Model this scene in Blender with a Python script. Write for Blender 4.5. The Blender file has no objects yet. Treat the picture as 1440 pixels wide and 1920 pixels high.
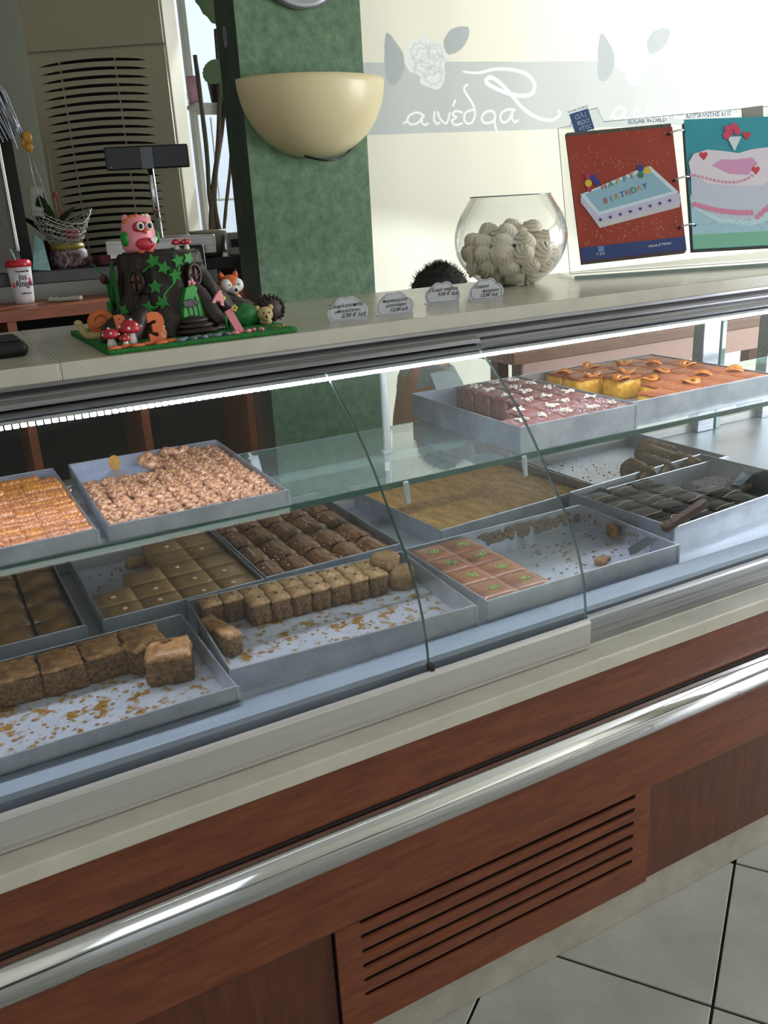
import bpy, math, random
from math import sin, cos, pi, radians as rad
from mathutils import Matrix, Vector, noise
random.seed(7)
SC = bpy.context.scene
COL = SC.collection
# ---------------------------------------------------------------- camera
CAM_LOC = Vector((0, -1.1, 1.57))
cam_d = bpy.data.cameras.new('camera'); cam = bpy.data.objects.new('camera', cam_d); COL.objects.link(cam)
_r = Vector((0.87628, -0.47895, -0.05238)).normalized()
_b = Vector((-0.43650, -0.83520, 0.33452)).normalized()
_u = _b.cross(_r).normalized()
cam.matrix_world = Matrix(((_r.x, _u.x, _b.x, CAM_LOC.x), (_r.y, _u.y, _b.y, CAM_LOC.y), (_r.z, _u.z, _b.z, CAM_LOC.z), (0, 0, 0, 1)))
cam_d.sensor_fit = 'VERTICAL'; cam_d.sensor_height = 24; cam_d.lens = 24 * 1639.7 / 1920
cam_d.clip_start = .02; cam_d.clip_end = 100
SC.camera = cam
# ---------------------------------------------------------------- world, exposure, lights
w = bpy.data.worlds.new('sky'); SC.world = w; w.use_nodes = True
nt = w.node_tree; bg = nt.nodes['Background']
tc = nt.nodes.new('ShaderNodeTexCoord'); sx = nt.nodes.new('ShaderNodeSeparateXYZ'); cr = nt.nodes.new('ShaderNodeValToRGB')
nt.links.new(tc.outputs['Generated'], sx.inputs[0]); nt.links.new(sx.outputs['Z'], cr.inputs[0]); nt.links.new(cr.outputs[0], bg.inputs[0])
cr.color_ramp.elements[0].color = (.55, .62, .72, 1); cr.color_ramp.elements[1].color = (.50, .68, 1, 1)
cr.color_ramp.elements.new(.15).color = (.75, .85, 1, 1)
bg.inputs[1].default_value = 1.0
SC.view_settings.view_transform = 'Standard'; SC.view_settings.look = 'None'
SC.view_settings.exposure = 0.4; SC.view_settings.gamma = 1
SC.view_settings.use_curve_mapping = False
def area(name, loc, target, sx_, sy_, power, col):
    l = bpy.data.lights.new(name, 'AREA'); l.shape = 'RECTANGLE'; l.size = sx_; l.size_y = sy_; l.energy = power; l.color = col
    o = bpy.data.objects.new(name, l); COL.objects.link(o); o.location = loc
    o.rotation_euler = (Vector(target) - Vector(loc)).to_track_quat('-Z', 'Y').to_euler(); return o
area('daylight_shopfront', (-1.6, -3.95, 1.7), (-.2, 0, 1.1), 1.6, 2.2, 7, (.94, .97, 1))
area('ceiling_tube', (.0, -1.0, 2.955), (.0, -1.0, 0), 2.6, .045, 1.1, (.93, 1, .95))
area('daylight_right_window', (5.9, -1.5, 1.7), (1.4, -.6, .6), 2.4, 2.0, 165, (.96, .98, 1))
area('daylight_behind_blind', (3.9, 3.4, 2.9), (3.3, 1.75, 1.9), 1.8, 1.2, 110, (1, .99, .96))
sun_d = bpy.data.lights.new('sun', 'SUN'); sun_d.energy = 3.6; sun_d.angle = rad(1.5); sun_d.color = (.88, .94, 1)
sun = bpy.data.objects.new('sun', sun_d); COL.objects.link(sun); sun.rotation_euler = Vector((.8, .45, .42)).to_track_quat('Z', 'Y').to_euler()
# ---------------------------------------------------------------- materials
def lin(h):
    h = h.lstrip('#'); r = []
    for i in (0, 2, 4):
        c = int(h[i:i+2], 16) / 255; r.append(c / 12.92 if c <= .04045 else ((c + .055) / 1.055) ** 2.4)
    return (r[0], r[1], r[2], 1)
MATS = {}
def mat(name, col, rough=.5, metal=0, col2=None, scale=20, bump=0, bscale=60, stretch=None, emit=0, contrast=(.35, .65), coat=0, sss=0, trans=0, detail=4, spec=None):
    if name in MATS: return MATS[name]
    m = bpy.data.materials.new(name); m.use_nodes = True; n = m.node_tree; p = n.nodes['Principled BSDF']
    p.inputs['Base Color'].default_value = lin(col); p.inputs['Roughness'].default_value = rough; p.inputs['Metallic'].default_value = metal
    if coat: p.inputs['Coat Weight'].default_value = coat; p.inputs['Coat Roughness'].default_value = .12
    if spec is not None: p.inputs['Specular IOR Level'].default_value = spec
    if trans: p.inputs['Transmission Weight'].default_value = trans
    if sss: p.inputs['Subsurface Weight'].default_value = sss; p.inputs['Subsurface Radius'].default_value = (.01, .006, .003)
    if emit: p.inputs['Emission Color'].default_value = lin(col); p.inputs['Emission Strength'].default_value = emit
    t = n.nodes.new('ShaderNodeTexCoord'); mp = n.nodes.new('ShaderNodeMapping'); n.links.new(t.outputs['Object'], mp.inputs[0])
    if stretch: mp.inputs['Scale'].default_value = stretch
    if col2:
        ns = n.nodes.new('ShaderNodeTexNoise'); ns.inputs['Scale'].default_value = scale; ns.inputs['Detail'].default_value = detail; ns.inputs['Roughness'].default_value = .65
        rp = n.nodes.new('ShaderNodeValToRGB'); rp.color_ramp.elements[0].position = contrast[0]; rp.color_ramp.elements[1].position = contrast[1]
        rp.color_ramp.elements[0].color = lin(col); rp.color_ramp.elements[1].color = lin(col2)
        n.links.new(mp.outputs[0], ns.inputs['Vector']); n.links.new(ns.outputs[0], rp.inputs[0]); n.links.new(rp.outputs[0], p.inputs['Base Color'])
    if bump:
        nb = n.nodes.new('ShaderNodeTexNoise'); nb.inputs['Scale'].default_value = bscale; nb.inputs['Detail'].default_value = 5
        bp = n.nodes.new('ShaderNodeBump'); bp.inputs['Strength'].default_value = bump; bp.inputs['Distance'].default_value = .004
        n.links.new(mp.outputs[0], nb.inputs['Vector']); n.links.new(nb.outputs[0], bp.inputs['Height']); n.links.new(bp.outputs[0], p.inputs['Normal'])
    MATS[name] = m; return m
def clear_glass(name, tint=(.93, .98, .96), base=.04, power=5, film=0):
    """thin clear sheet: transparent with a Schlick reflection (real surface behaviour, same for every ray)"""
    m = bpy.data.materials.new(name); m.use_nodes = True; n = m.node_tree; n.nodes.clear()
    out = n.nodes.new('ShaderNodeOutputMaterial'); mx = n.nodes.new('ShaderNodeMixShader'); tr = n.nodes.new('ShaderNodeBsdfTransparent'); gl = n.nodes.new('ShaderNodeBsdfGlossy')
    tr.inputs[0].default_value = (*tint, 1); gl.inputs['Roughness'].default_value = .01; gl.inputs[0].default_value = (1, 1, 1, 1)
    lw = n.nodes.new('ShaderNodeLayerWeight'); lw.inputs[0].default_value = .5
    pw = n.nodes.new('ShaderNodeMath'); pw.operation = 'POWER'; pw.inputs[1].default_value = power
    ma = n.nodes.new('ShaderNodeMath'); ma.operation = 'MULTIPLY_ADD'; ma.inputs[1].default_value = 1 - base; ma.inputs[2].default_value = base
    n.links.new(lw.outputs['Facing'], pw.inputs[0]); n.links.new(pw.outputs[0], ma.inputs[0]); n.links.new(ma.outputs[0], mx.inputs[0])
    n.links.new(tr.outputs[0], mx.inputs[1]); n.links.new(gl.outputs[0], mx.inputs[2])
    last = mx
    if film:
        df = n.nodes.new('ShaderNodeBsdfDiffuse'); df.inputs[0].default_value = (.75, .85, .85, 1); m2 = n.nodes.new('ShaderNodeMixShader'); m2.inputs[0].default_value = film
        n.links.new(mx.outputs[0], m2.inputs[1]); n.links.new(df.outputs[0], m2.inputs[2]); last = m2
    n.links.new(last.outputs[0], out.inputs[0]); MATS[name] = m; return m
def blind_mat(name, dif, trn, mixf=.6, wave=0):
    m = bpy.data.materials.new(name); m.use_nodes = True; n = m.node_tree; n.nodes.clear()
    out = n.nodes.new('ShaderNodeOutputMaterial'); mx = n.nodes.new('ShaderNodeMixShader'); d = n.nodes.new('ShaderNodeBsdfDiffuse'); t = n.nodes.new('ShaderNodeBsdfTranslucent')
    d.inputs[0].default_value = lin(dif); t.inputs[0].default_value = lin(trn); mx.inputs[0].default_value = mixf
    n.links.new(d.outputs[0], mx.inputs[1]); n.links.new(t.outputs[0], mx.inputs[2]); n.links.new(mx.outputs[0], out.inputs[0]); MATS[name] = m; return m
STEEL = mat('brushed_steel', '#b9bcc2', .28, 1, '#8d9098', 3, .05, 8, (1, 60, 60))
STEELD = mat('dark_steel', '#a6a7ad', .3, 1, '#7d7e84', 3, .05, 8, (1, 60, 60))
CHROME = mat('chrome', '#e4e6ea', .07, 1)
ALU = mat('anodised_aluminium', '#bdbbb9', .45, .5, '#b4b2af', 4, .02, 8, (1, 50, 50))
SILLM = mat('sill_steel', '#7b828d', .5, .75, '#747b86', 4, .02, 8, (1, 50, 50))
BLACK = mat('black_plastic', '#0d0f12', .35)
RUBBER = mat('black_rubber', '#111111', .8)
TRAYM = mat('tray_aluminium', '#c3c7d2', .36, .75, '#a9adba', 14, .1, 30)
TRAYIN = mat('tray_aluminium_inside', '#bfc5d6', .4, .55, '#b0b5c6', 14, .1, 30)
TRAYST = mat('syrup_stained_tray', '#b9bdca', .35, .2, '#94681c', 26, .2, 60, contrast=(.52, .60), detail=7)
TRAYNAVY = mat('navy_tray_inside', '#141f38', .5, 0, '#0d1526', 14, spec=.1)
WOOD = mat('cherry_wood', '#75422b', .4, 0, '#5f3321', 6, .08, 20, (2, 14, 14), spec=.35)
WOODD = mat('cherry_wood_panel', '#5c3527', .45, 0, '#4c2a1e', 6, .08, 20, (14, 14, 1.6), spec=.35)
WOODO = mat('orange_wood', '#8a4a28', .4, 0, '#73391d', 5, .05, 20, (2, 14, 14))
SLOT = mat('vent_cavity', '#120a08', .9)
MARBLE = mat('cream_marble', '#c0bcae', .22, 0, '#aeaa9d', 9, 0, 20, None, contrast=(.3, .7), detail=8)
MARBLE2 = mat('plinth_marble', '#a39c90', .35, 0, '#8f877b', 12, 0, 20, None, contrast=(.35, .65), detail=8)
TILE = mat('floor_tile', '#a5a59d', .3, 0, '#94948c', 5, .03, 20, detail=8)
GROUT = mat('dark_grout', '#1d1e1d', .9)
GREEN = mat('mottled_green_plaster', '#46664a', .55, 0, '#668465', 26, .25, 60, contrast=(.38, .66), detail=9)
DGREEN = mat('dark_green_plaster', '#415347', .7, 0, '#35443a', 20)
WALLM = mat('cream_wall', '#d8d4c4', .8); CEIL = mat('white_ceiling', '#dddcd6', .8)
GLASS = clear_glass('clear_glass', (.965, .985, .98), .022, 5)
SHELFG = clear_glass('shelf_glass', (.925, .97, .95), .05, 4, film=.06)
GEDGE = mat('green_glass_edge', '#24463d', .35, 0, '#2f574c', 8, spec=.3)
GEDGEL = mat('bright_glass_edge', '#8fa39f', .1, .3)
ACRYL = clear_glass('clear_acrylic', (.97, .98, .98), .04, 5, film=.05)
CREAMP = mat('cream_gloss_lamp', '#dccfa4', .4, 0, coat=.12)
WHITE = mat('white_plastic', '#d9d9d6', .4); PAPER = mat('white_card', '#c9cbd4', .6)
INK = mat('black_ink', '#101014', .6)
# ---------------------------------------------------------------- mesh helpers
def T(loc=(0, 0, 0), rz=0, rx=0, ry=0, s=1):
    m = Matrix.Translation(loc) @ Matrix.Rotation(rz, 4, 'Z') @ Matrix.Rotation(ry, 4, 'Y') @ Matrix.Rotation(rx, 4, 'X')
    if s != 1: m = m @ (Matrix.Diagonal((s, s, s, 1)) if not hasattr(s, '__len__') else Matrix.Diagonal((*s, 1)))
    return m
def frame(o, u, v):
    u = Vector(u).normalized(); v = Vector(v); v = (v - u * v.dot(u)).normalized(); n = u.cross(v)
    return Matrix(((u.x, v.x, n.x, o[0]), (u.y, v.y, n.y, o[1]), (u.z, v.z, n.z, o[2]), (0, 0, 0, 1)))
def catmull(p, k=6, closed=False):
    p = [Vector(q) for q in p]; n = len(p); out = []
    for i in range(n if closed else n - 1):
        a, b, c, d = (p[(i - 1) % n], p[i], p[(i + 1) % n], p[(i + 2) % n]) if closed else (p[max(i - 1, 0)], p[i], p[i + 1], p[min(i + 2, n - 1)])
        for j in range(k):
            t = j / k; out.append(.5 * ((2 * b) + (c - a) * t + (2 * a - 5 * b + 4 * c - d) * t * t + (3 * b - a - 3 * c + d) * t ** 3))
    if not closed: out.append(p[-1])
    return out
class M:
    def __init__(s): s.v = []; s.f = []
    def add(s, vs, fs, t=None):
        o = len(s.v); s.v += [(t @ Vector(q)) if t else Vector(q) for q in vs]; s.f += [[i + o for i in f] for f in fs]; return s
    def box(s, x0, x1, y0, y1, z0, z1, t=None):
        return s.add([(x0, y0, z0), (x1, y0, z0), (x1, y1, z0), (x0, y1, z0), (x0, y0, z1), (x1, y0, z1), (x1, y1, z1), (x0, y1, z1)],
                     [(0, 3, 2, 1), (4, 5, 6, 7), (0, 1, 5, 4), (1, 2, 6, 5), (2, 3, 7, 6), (3, 0, 4, 7)], t)
    def gbox(s, w, d, h, n=(3, 3, 2), rnd=.0, jit=0, fr=30, seed=0, t=None, dome=0):
        """box on z 0..h with a gridded, roughened surface"""
        nx, ny, nz = n; idx = {}; vs = []; fs = []
        def vid(i, j, k):
            if (i, j, k) not in idx:
                x, y, z = (i / nx - .5) * w, (j / ny - .5) * d, k / nz * h
                e = ((i in (0, nx)) + (j in (0, ny)) + (k == nz))
                if e >= 2 and rnd: x *= 1 - rnd * 1.6 / w if i in (0, nx) else 1; y *= 1 - rnd * 1.6 / d if j in (0, ny) else 1; z -= rnd * .6 if k == nz else 0
                if dome and k: z += dome * (1 - (2 * i / nx - 1) ** 2) * (1 - (2 * j / ny - 1) ** 2) * k / nz
                if jit:
                    q = Vector((x + seed * 3.1, y + seed * 1.7, z)) * fr; a = noise.noise_vector(q); b = noise.noise_vector(q * 2.7)
                    x += (a.x + b.x * .6) * jit; y += (a.y + b.y * .6) * jit; z += (a.z + b.z * .6) * jit * (0 if k == 0 else 1)
                idx[(i, j, k)] = len(vs); vs.append((x, y, z))
            return idx[(i, j, k)]
        for k in (0, nz):
            for i in range(nx):
                for j in range(ny):
                    q = [vid(i, j, k), vid(i + 1, j, k), vid(i + 1, j + 1, k), vid(i, j + 1, k)]; fs.append(q if k else q[::-1])
        for k in range(nz):
            for i in range(nx):
                fs.append([vid(i, 0, k), vid(i + 1, 0, k), vid(i + 1, 0, k + 1), vid(i, 0, k + 1)]); fs.append([vid(i + 1, ny, k), vid(i, ny, k), vid(i, ny, k + 1), vid(i + 1, ny, k + 1)])
            for j in range(ny):
                fs.append([vid(0, j + 1, k), vid(0, j, k), vid(0, j, k + 1), vid(0, j + 1, k + 1)]); fs.append([vid(nx, j, k), vid(nx, j + 1, k), vid(nx, j + 1, k + 1), vid(nx, j, k + 1)])
        return s.add(vs, fs, t)
    def lathe(s, prof, n=24, t=None, closed=False, fn=None):
        vs = []; fs = []; m = len(prof)
        for i in range(n):
            a = 2 * pi * i / n
            for r, z in prof:
                k = fn(a, z) if fn else 1; vs.append((r * k * cos(a), r * k * sin(a), z))
        for i in range(n):
            j = (i + 1) % n
            for q in range(m - 1): fs.append((i * m + q, j * m + q, j * m + q + 1, i * m + q + 1))
            if closed: fs.append((i * m + m - 1, j * m + m - 1, j * m, i * m))
        if not closed:
            if prof[0][0] > 1e-5: fs.append([i * m for i in range(n)][::-1])
            if prof[-1][0] > 1e-5: fs.append([i * m + m - 1 for i in range(n)])
        return s.add(vs, fs, t)
    def tube(s, pts, r, n=8, t=None, closed=False, cap=True):
        pts = [Vector(p) for p in pts]; N = len(pts); vs = []; fs = []; up = Vector((0, 0, 1)); prev = None
        for i, p in enumerate(pts):
            a = pts[(i - 1) % N] if (closed or i) else p; b = pts[(i + 1) % N] if (closed or i < N - 1) else p
            d = (b - a).normalized() if (b - a).length > 1e-9 else Vector((0, 0, 1))
            x = (prev - d * prev.dot(d)) if prev is not None else d.cross(up if abs(d.z) < .95 else Vector((1, 0, 0)))
            x.normalize(); prev = x; y = d.cross(x); R = r[i] if hasattr(r, '__len__') else r
            for k in range(n): a_ = 2 * pi * k / n; vs.append(p + (x * cos(a_) + y * sin(a_)) * R)
        for i in range(N if closed else N - 1):
            j = (i + 1) % N
            for k in range(n): l = (k + 1) % n; fs.append((i * n + k, i * n + l, j * n + l, j * n + k))
        if cap and not closed: fs.append([k for k in range(n)][::-1]); fs.append([(N - 1) * n + k for k in range(n)])
        return s.add(vs, fs, t)
    def sph(s, c, r, nu=12, nv=8, t=None, fn=None):
        r = r if hasattr(r, '__len__') else (r, r, r); vs = [(c[0], c[1], c[2] - r[2])]; fs = []
        for j in range(1, nv):
            ph = -pi / 2 + pi * j / nv
            for i in range(nu):
                a = 2 * pi * i / nu; k = fn(a, ph) if fn else 1; vs.append((c[0] + r[0] * k * cos(ph) * cos(a), c[1] + r[1] * k * cos(ph) * sin(a), c[2] + r[2] * k * sin(ph)))
        vs.append((c[0], c[1], c[2] + r[2])); e = len(vs) - 1
        for i in range(nu):
            l = (i + 1) % nu; fs.append((0, 1 + l, 1 + i)); fs.append((e, e - nu + i, e - nu + l))
            for j in range(nv - 2): fs.append((1 + j * nu + i, 1 + j * nu + l, 1 + (j + 1) * nu + l, 1 + (j + 1) * nu + i))
        return s.add(vs, fs, t)
    def prism(s, poly, z0, z1, t=None):
        n = len(poly); vs = [(p[0], p[1], z0) for p in poly] + [(p[0], p[1], z1) for p in poly]
        return s.add(vs, [list(range(n))[::-1], list(range(n, 2 * n))] + [(i, (i + 1) % n, n + (i + 1) % n, n + i) for i in range(n)], t)
    def extr(s, prof, x0, x1, t=None):
        """closed (y, z) profile extruded along x"""
        n = len(prof); vs = [(x0, p[0], p[1]) for p in prof] + [(x1, p[0], p[1]) for p in prof]
        return s.add(vs, [list(range(n)), list(range(n, 2 * n))[::-1]] + [(i, n + i, n + (i + 1) % n, (i + 1) % n) for i in range(n)], t)
    def ribbon(s, pts, w, t=None, z=0, k=6, smooth=True, th=.0004):
        p = catmull([(a[0], a[1], 0) for a in pts], k) if smooth else [Vector((a[0], a[1], 0)) for a in pts]
        N = len(p); vs = []; fs = []
        for i, q in enumerate(p):
            d = (p[min(i + 1, N - 1)] - p[max(i - 1, 0)]); d = d.normalized() if d.length > 1e-9 else Vector((1, 0, 0)); m_ = Vector((-d.y, d.x, 0)); W = (w(i / (N - 1)) if callable(w) else w) / 2
            for sg in (1, -1):
                for zz in (z, z + th): a = q + m_ * W * sg; vs.append((a.x, a.y, zz))
        for i in range(N - 1):
            a = i * 4; b = a + 4; fs += [(a + 1, a + 3, b + 3, b + 1), (a, b, b + 2, a + 2), (a, a + 1, b + 1, b), (a + 2, b + 2, b + 3, a + 3)]
        fs += [(0, 2, 3, 1), (N * 4 - 4, N * 4 - 3, N * 4 - 1, N * 4 - 2)]
        return s.add(vs, fs, t)
    def jit(s, amp, fr=30, seed=0):
        for i, q in enumerate(s.v): s.v[i] = q + noise.noise_vector(Vector(q) * fr + Vector((seed, seed * 2, 0))) * amp
        return s
    def mesh(s, name, material, smooth=False):
        me = bpy.data.meshes.new(name); me.from_pydata([tuple(q) for q in s.v], [], s.f); me.materials.append(material); me.validate()
        if smooth: me.polygons.foreach_set('use_smooth', [True] * len(me.polygons))
        me.update(); return me
    def obj(s, name, material, parent=None, smooth=False, bev=0, world=False, label=None, kind=None, seg=2):
        if world and parent: L = parent.location; s.v = [Vector(q) - L for q in s.v]
        o = bpy.data.objects.new(name, s.mesh(name, material, smooth)); COL.objects.link(o)
        if parent: o.parent = parent
        if label: o['label'] = label
        if kind: o['kind'] = kind
        if bev:
            b = o.modifiers.new('bevel', 'BEVEL'); b.width = bev; b.segments = seg; b.limit_method = 'ANGLE'; b.angle_limit = rad(35)
            if not smooth:
                o.data.polygons.foreach_set('use_smooth', [True] * len(o.data.polygons)); b.harden_normals = True
        return o
def tag(o, label, cat, group=None, kind=None):
    o['label'] = label; o['category'] = cat
    if group: o['group'] = group
    if kind: o['kind'] = kind
    return o
def thing(name, label, cat, loc=(0, 0, 0), rz=0, group=None):
    o = bpy.data.objects.new(name, None); COL.objects.link(o); o.location = loc; o.rotation_euler = (0, 0, rz); o.empty_display_size = .02
    return tag(o, label, cat, group)
def dup(root, loc, rz=0, label=None, rot=None, sc=None):
    r = root.copy(); COL.objects.link(r); r.location = loc; r.rotation_euler = rot or (0, 0, rz)
    if sc: r.scale = (sc, sc, sc)
    if label: r['label'] = label
    for ch in list(root.children):
        c = ch.copy(); COL.objects.link(c); c.parent = r
        for g in list(ch.children): d = g.copy(); COL.objects.link(d); d.parent = c
    return r
def struct(name, m, material, parent=None, bev=0, label=None):
    o = m.obj(name, material, parent, bev=bev)
    if not parent: o['kind'] = 'structure'; o['label'] = label or name.replace('_', ' ')
    return o
def text(body, size, material, parent, t, name='lettering', align='CENTER', shear=0, ext=.0004, sx_=1, bold=0):
    c = bpy.data.curves.new('txt', 'FONT'); c.body = body; c.size = size; c.align_x = align; c.shear = shear; c.extrude = ext; c.resolution_u = 3; c.offset = bold
    o = bpy.data.objects.new('txt', c); COL.objects.link(o); bpy.context.view_layer.update()
    me = bpy.data.meshes.new_from_object(o); bpy.data.objects.remove(o)
    me.transform(t @ Matrix.Diagonal((sx_, 1, 1, 1))); me.name = name; me.materials.clear(); me.materials.append(material)
    r = bpy.data.objects.new(name, me); COL.objects.link(r)
    if parent: r.parent = parent
    return r
def plate(outer, holes, th, material, name, parent, t):
    """flat plate with real holes, from a filled 2D curve"""
    c = bpy.data.curves.new('pl', 'CURVE'); c.dimensions = '2D'; c.fill_mode = 'BOTH'; c.extrude = th / 2
    for poly in [outer] + holes:
        sp = c.splines.new('POLY'); sp.points.add(len(poly) - 1); sp.use_cyclic_u = True
        for i, p in enumerate(poly): sp.points[i].co = (p[0], p[1], 0, 1)
    o = bpy.data.objects.new('pl', c); COL.objects.link(o); bpy.context.view_layer.update()
    me = bpy.data.meshes.new_from_object(o); bpy.data.objects.remove(o); me.transform(t); me.name = name; me.materials.clear(); me.materials.append(material)
    r = bpy.data.objects.new(name, me); COL.objects.link(r)
    if parent: r.parent = parent
    return r
def capsule(x0, x1, yc, r, n=6):
    return [(x1 - r + r * sin(pi * i / n), yc - r * cos(pi * i / n)) for i in range(n + 1)] + [(x0 + r - r * sin(pi * i / n), yc + r * cos(pi * i / n)) for i in range(n + 1)]
def circ(cx, cy, r, n=12, ry=None): return [(cx + r * cos(2 * pi * i / n), cy + (ry or r) * sin(2 * pi * i / n)) for i in range(n)]
_O = 'first second third fourth fifth sixth seventh eighth ninth tenth eleventh twelfth thirteenth fourteenth fifteenth sixteenth seventeenth eighteenth nineteenth twentieth twenty-first'.split()
def rc(row, col, side='left'):
    return '%s row from the front, %s from the %s' % (_O[row], _O[col], side)
XZ = lambda x=0, y=0, z=0: frame((x, y, z), (1, 0, 0), (0, 0, 1))   # drawing plane facing -y
# ================================================================ SETTING
fl = M().box(-2.6, 6.1, -4.1, 3.7, -.06, -.006); floor = struct('floor', fl, GROUT, label='dark grout bed under the diagonal floor tiles')
_th = rad(35.3); _e = .4405; tm = M().box(-.2175, .2175, -.2175, .2175, -.006, .0); tile0 = None
_o = Vector((1.512, .045)); du = Vector((cos(_th), sin(_th))); dv = Vector((-sin(_th), cos(_th)))
for i in range(-12, 10):
    for j in range(-12, 10):
        c = _o + du * (_e * (i + .5)) + dv * (_e * (j + .5)) * 1.0
        if not (-1.3 < c.x < 4.2 and -2.9 < c.y < .25): continue
        if tile0 is None: tile0 = tm.obj('tile', TILE, floor, bev=.0015, seg=1); t_ = tile0
        else: t_ = tile0.copy(); COL.objects.link(t_)
        t_.location = (c.x, c.y, 0); t_.rotation_euler = (0, 0, _th + rad(90) * random.randint(0, 3))
struct('ceiling', M().box(-2.6, 6.1, -4.1, 3.7, 3.0, 3.1), CEIL, label='white ceiling')
struct('wall_left', M().box(-2.7, -2.6, -4.1, 3.7, 0, 3.0), WALLM)
m = M().box(-.75, 6.1, -4.2, -4.1, 0, 3.0).box(-2.45, -.75, -4.2, -4.1, 2.8, 3.0).box(-2.6, -2.45, -4.2, -4.1, 0, 3.0).box(-2.45, -.75, -4.2, -4.1, 0, .5)
struct('wall_front', m, WALLM)
m = M().box(6.1, 6.2, -4.1, -3.0, 0, 3).box(6.1, 6.2, -.2, 1.2, 0, 3).box(6.1, 6.2, -3, -.2, 0, .5).box(6.1, 6.2, -3, -.2, 2.8, 3)
struct('wall_right', m, WALLM)
m = M().box(-2.6, 1.38, 3.6, 3.7, 0, 3.0).box(1.38, 3.0, 3.6, 3.7, 0, 1.2)
struct('wall_back', m, mat('grey_green_wall', '#8e9187', .8))
cl = thing('ceiling_light', 'long ceiling tube light above the customer side', 'ceiling light', (0, -1.0, 3.0))
M().box(-1.35, 1.35, -.08, .08, -.03, 0).obj('housing', WHITE, cl)
# green column
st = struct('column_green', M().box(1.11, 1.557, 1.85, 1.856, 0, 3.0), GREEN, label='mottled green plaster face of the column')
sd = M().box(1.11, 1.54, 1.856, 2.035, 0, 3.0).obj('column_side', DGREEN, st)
# window, white frame
wf = struct('window_1', M().box(1.436, 1.462, 3.42, 3.48, 1.2, 3.0).box(2.9, 2.95, 3.42, 3.48, 1.2, 3.0).box(1.462, 2.9, 3.42, 3.48, 1.2, 1.26).box(1.462, 2.9, 3.42, 3.48, 2.92, 3.0), WHITE, bev=.004, label='white framed plant window left of the green column')
M().box(1.462, 2.9, 3.45, 3.456, 1.26, 2.92).obj('pane', GLASS, wf)
sl = M().box(1.41, 2.2, 3.28, 3.42, 2.034, 2.052).box(1.41, 2.2, 3.28, 3.29, 2.0, 2.034); sl.obj('window_shelf', mat('shelf_white', '#c9ccc8', .5), wf, bev=.002)
M().tube([(1.46, 3.41, 1.62), (1.8, 3.41, 1.62)], .006).tube([(1.52, 3.41, 1.62), (1.52, 3.41, 2.0)], .004).obj('glazing_bar', WHITE, wf)
# ---------------------------------------------------------------- printed blind behind the counter
by = rad(-9.25); BL = thing('printed_blind', 'cream translucent blind with grey band and mirrored flower lettering, behind the counter', 'blind', (1.5, 2.1, 0), by)
BLM = blind_mat('cream_blind', '#d6d2bc', '#f4f0da', .55); BND_ = blind_mat('grey_band_print', '#b9bdb8', '#d3d8d2', .55); LTR = blind_mat('white_print', '#e8e8e0', '#ffffff', .6); LEAFP = blind_mat('leaf_print', '#b0b5b2', '#c0c8c4', .5)
import numpy as np
def inpoly(px_, pz_, poly):
    r = np.zeros(px_.shape, bool); n = len(poly)
    for i in range(n):
        (x1, y1), (x2, y2) = poly[i], poly[(i + 1) % n]
        if y1 == y2: continue
        c = ((y1 > pz_) != (y2 > pz_)) & (px_ < (x2 - x1) * (pz_ - y1) / (y2 - y1) + x1); r ^= c
    return r
def near(px_, pz_, pts, w):
    p = catmull([(a, b, 0) for a, b in pts], 6); r = np.zeros(px_.shape); N = len(p) - 1
    for i in range(N):
        ax, ay, bx, by = p[i].x, p[i].y, p[i + 1].x, p[i + 1].y; W = w(i / N) if callable(w) else w
        t = np.clip(((px_ - ax) * (bx - ax) + (pz_ - ay) * (by - ay)) / ((bx - ax) ** 2 + (by - ay) ** 2 + 1e-12), 0, 1)
        d = np.hypot(px_ - ax - t * (bx - ax), pz_ - ay - t * (by - ay)); r = np.maximum(r, np.clip((W / 2 - d) / .0022 + .5, 0, 1))
    return r
STROKES = [([(.587, 2.023), (.65, 2.018), (.72, 2.03), (.803, 2.029), (.869, 2.0115), (.90, 1.977), (.888, 1.943), (.839, 1.936), (.767, 1.949), (.697, 1.9745), (.683, 1.992), (.7085, 2.001), (.756, 1.974), (.803, 1.934), (.852, 1.889), (.913, 1.855), (.975, 1.843), (1.013, 1.863), (1.006, 1.876)], lambda t: .006 + .009 * sin(pi * t) ** .6)]
STROKES += [(p, .008) for p in ([(.813, 1.885), (.785, 1.887), (.7525, 1.876), (.745, 1.854), (.761, 1.84), (.785, 1.8495), (.803, 1.88)], [(.803, 1.88), (.8, 1.855), (.813, 1.841), (.827, 1.8465)],
    [(.73, 1.802), (.7186, 1.837), (.721, 1.867), (.707, 1.882), (.6775, 1.8775), (.662, 1.858), (.673, 1.84), (.707, 1.842), (.721, 1.857)],
    [(.603, 1.9775), (.589, 1.964), (.60, 1.942), (.625, 1.908), (.634, 1.8735), (.621, 1.844), (.598, 1.84), (.587, 1.858), (.595, 1.879), (.6246, 1.888)],
    [(.578, 1.8795), (.552, 1.885), (.537, 1.8726), (.554, 1.8625), (.533, 1.851), (.548, 1.835), (.577, 1.8405)], [(.541, 1.904), (.551, 1.9235)], [(.5256, 1.8786), (.5095, 1.842), (.4825, 1.860), (.474, 1.8816)],
    [(.46, 1.882), (.457, 1.855), (.468, 1.841), (.48, 1.845)], [(.417, 1.871), (.389, 1.883), (.358, 1.8725), (.351, 1.8535), (.368, 1.8416), (.3956, 1.8496), (.412, 1.871)], [(.412, 1.871), (.407, 1.849), (.418, 1.8385), (.4316, 1.842)], [(.351, 1.8535), (.337, 1.848)])]
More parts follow.
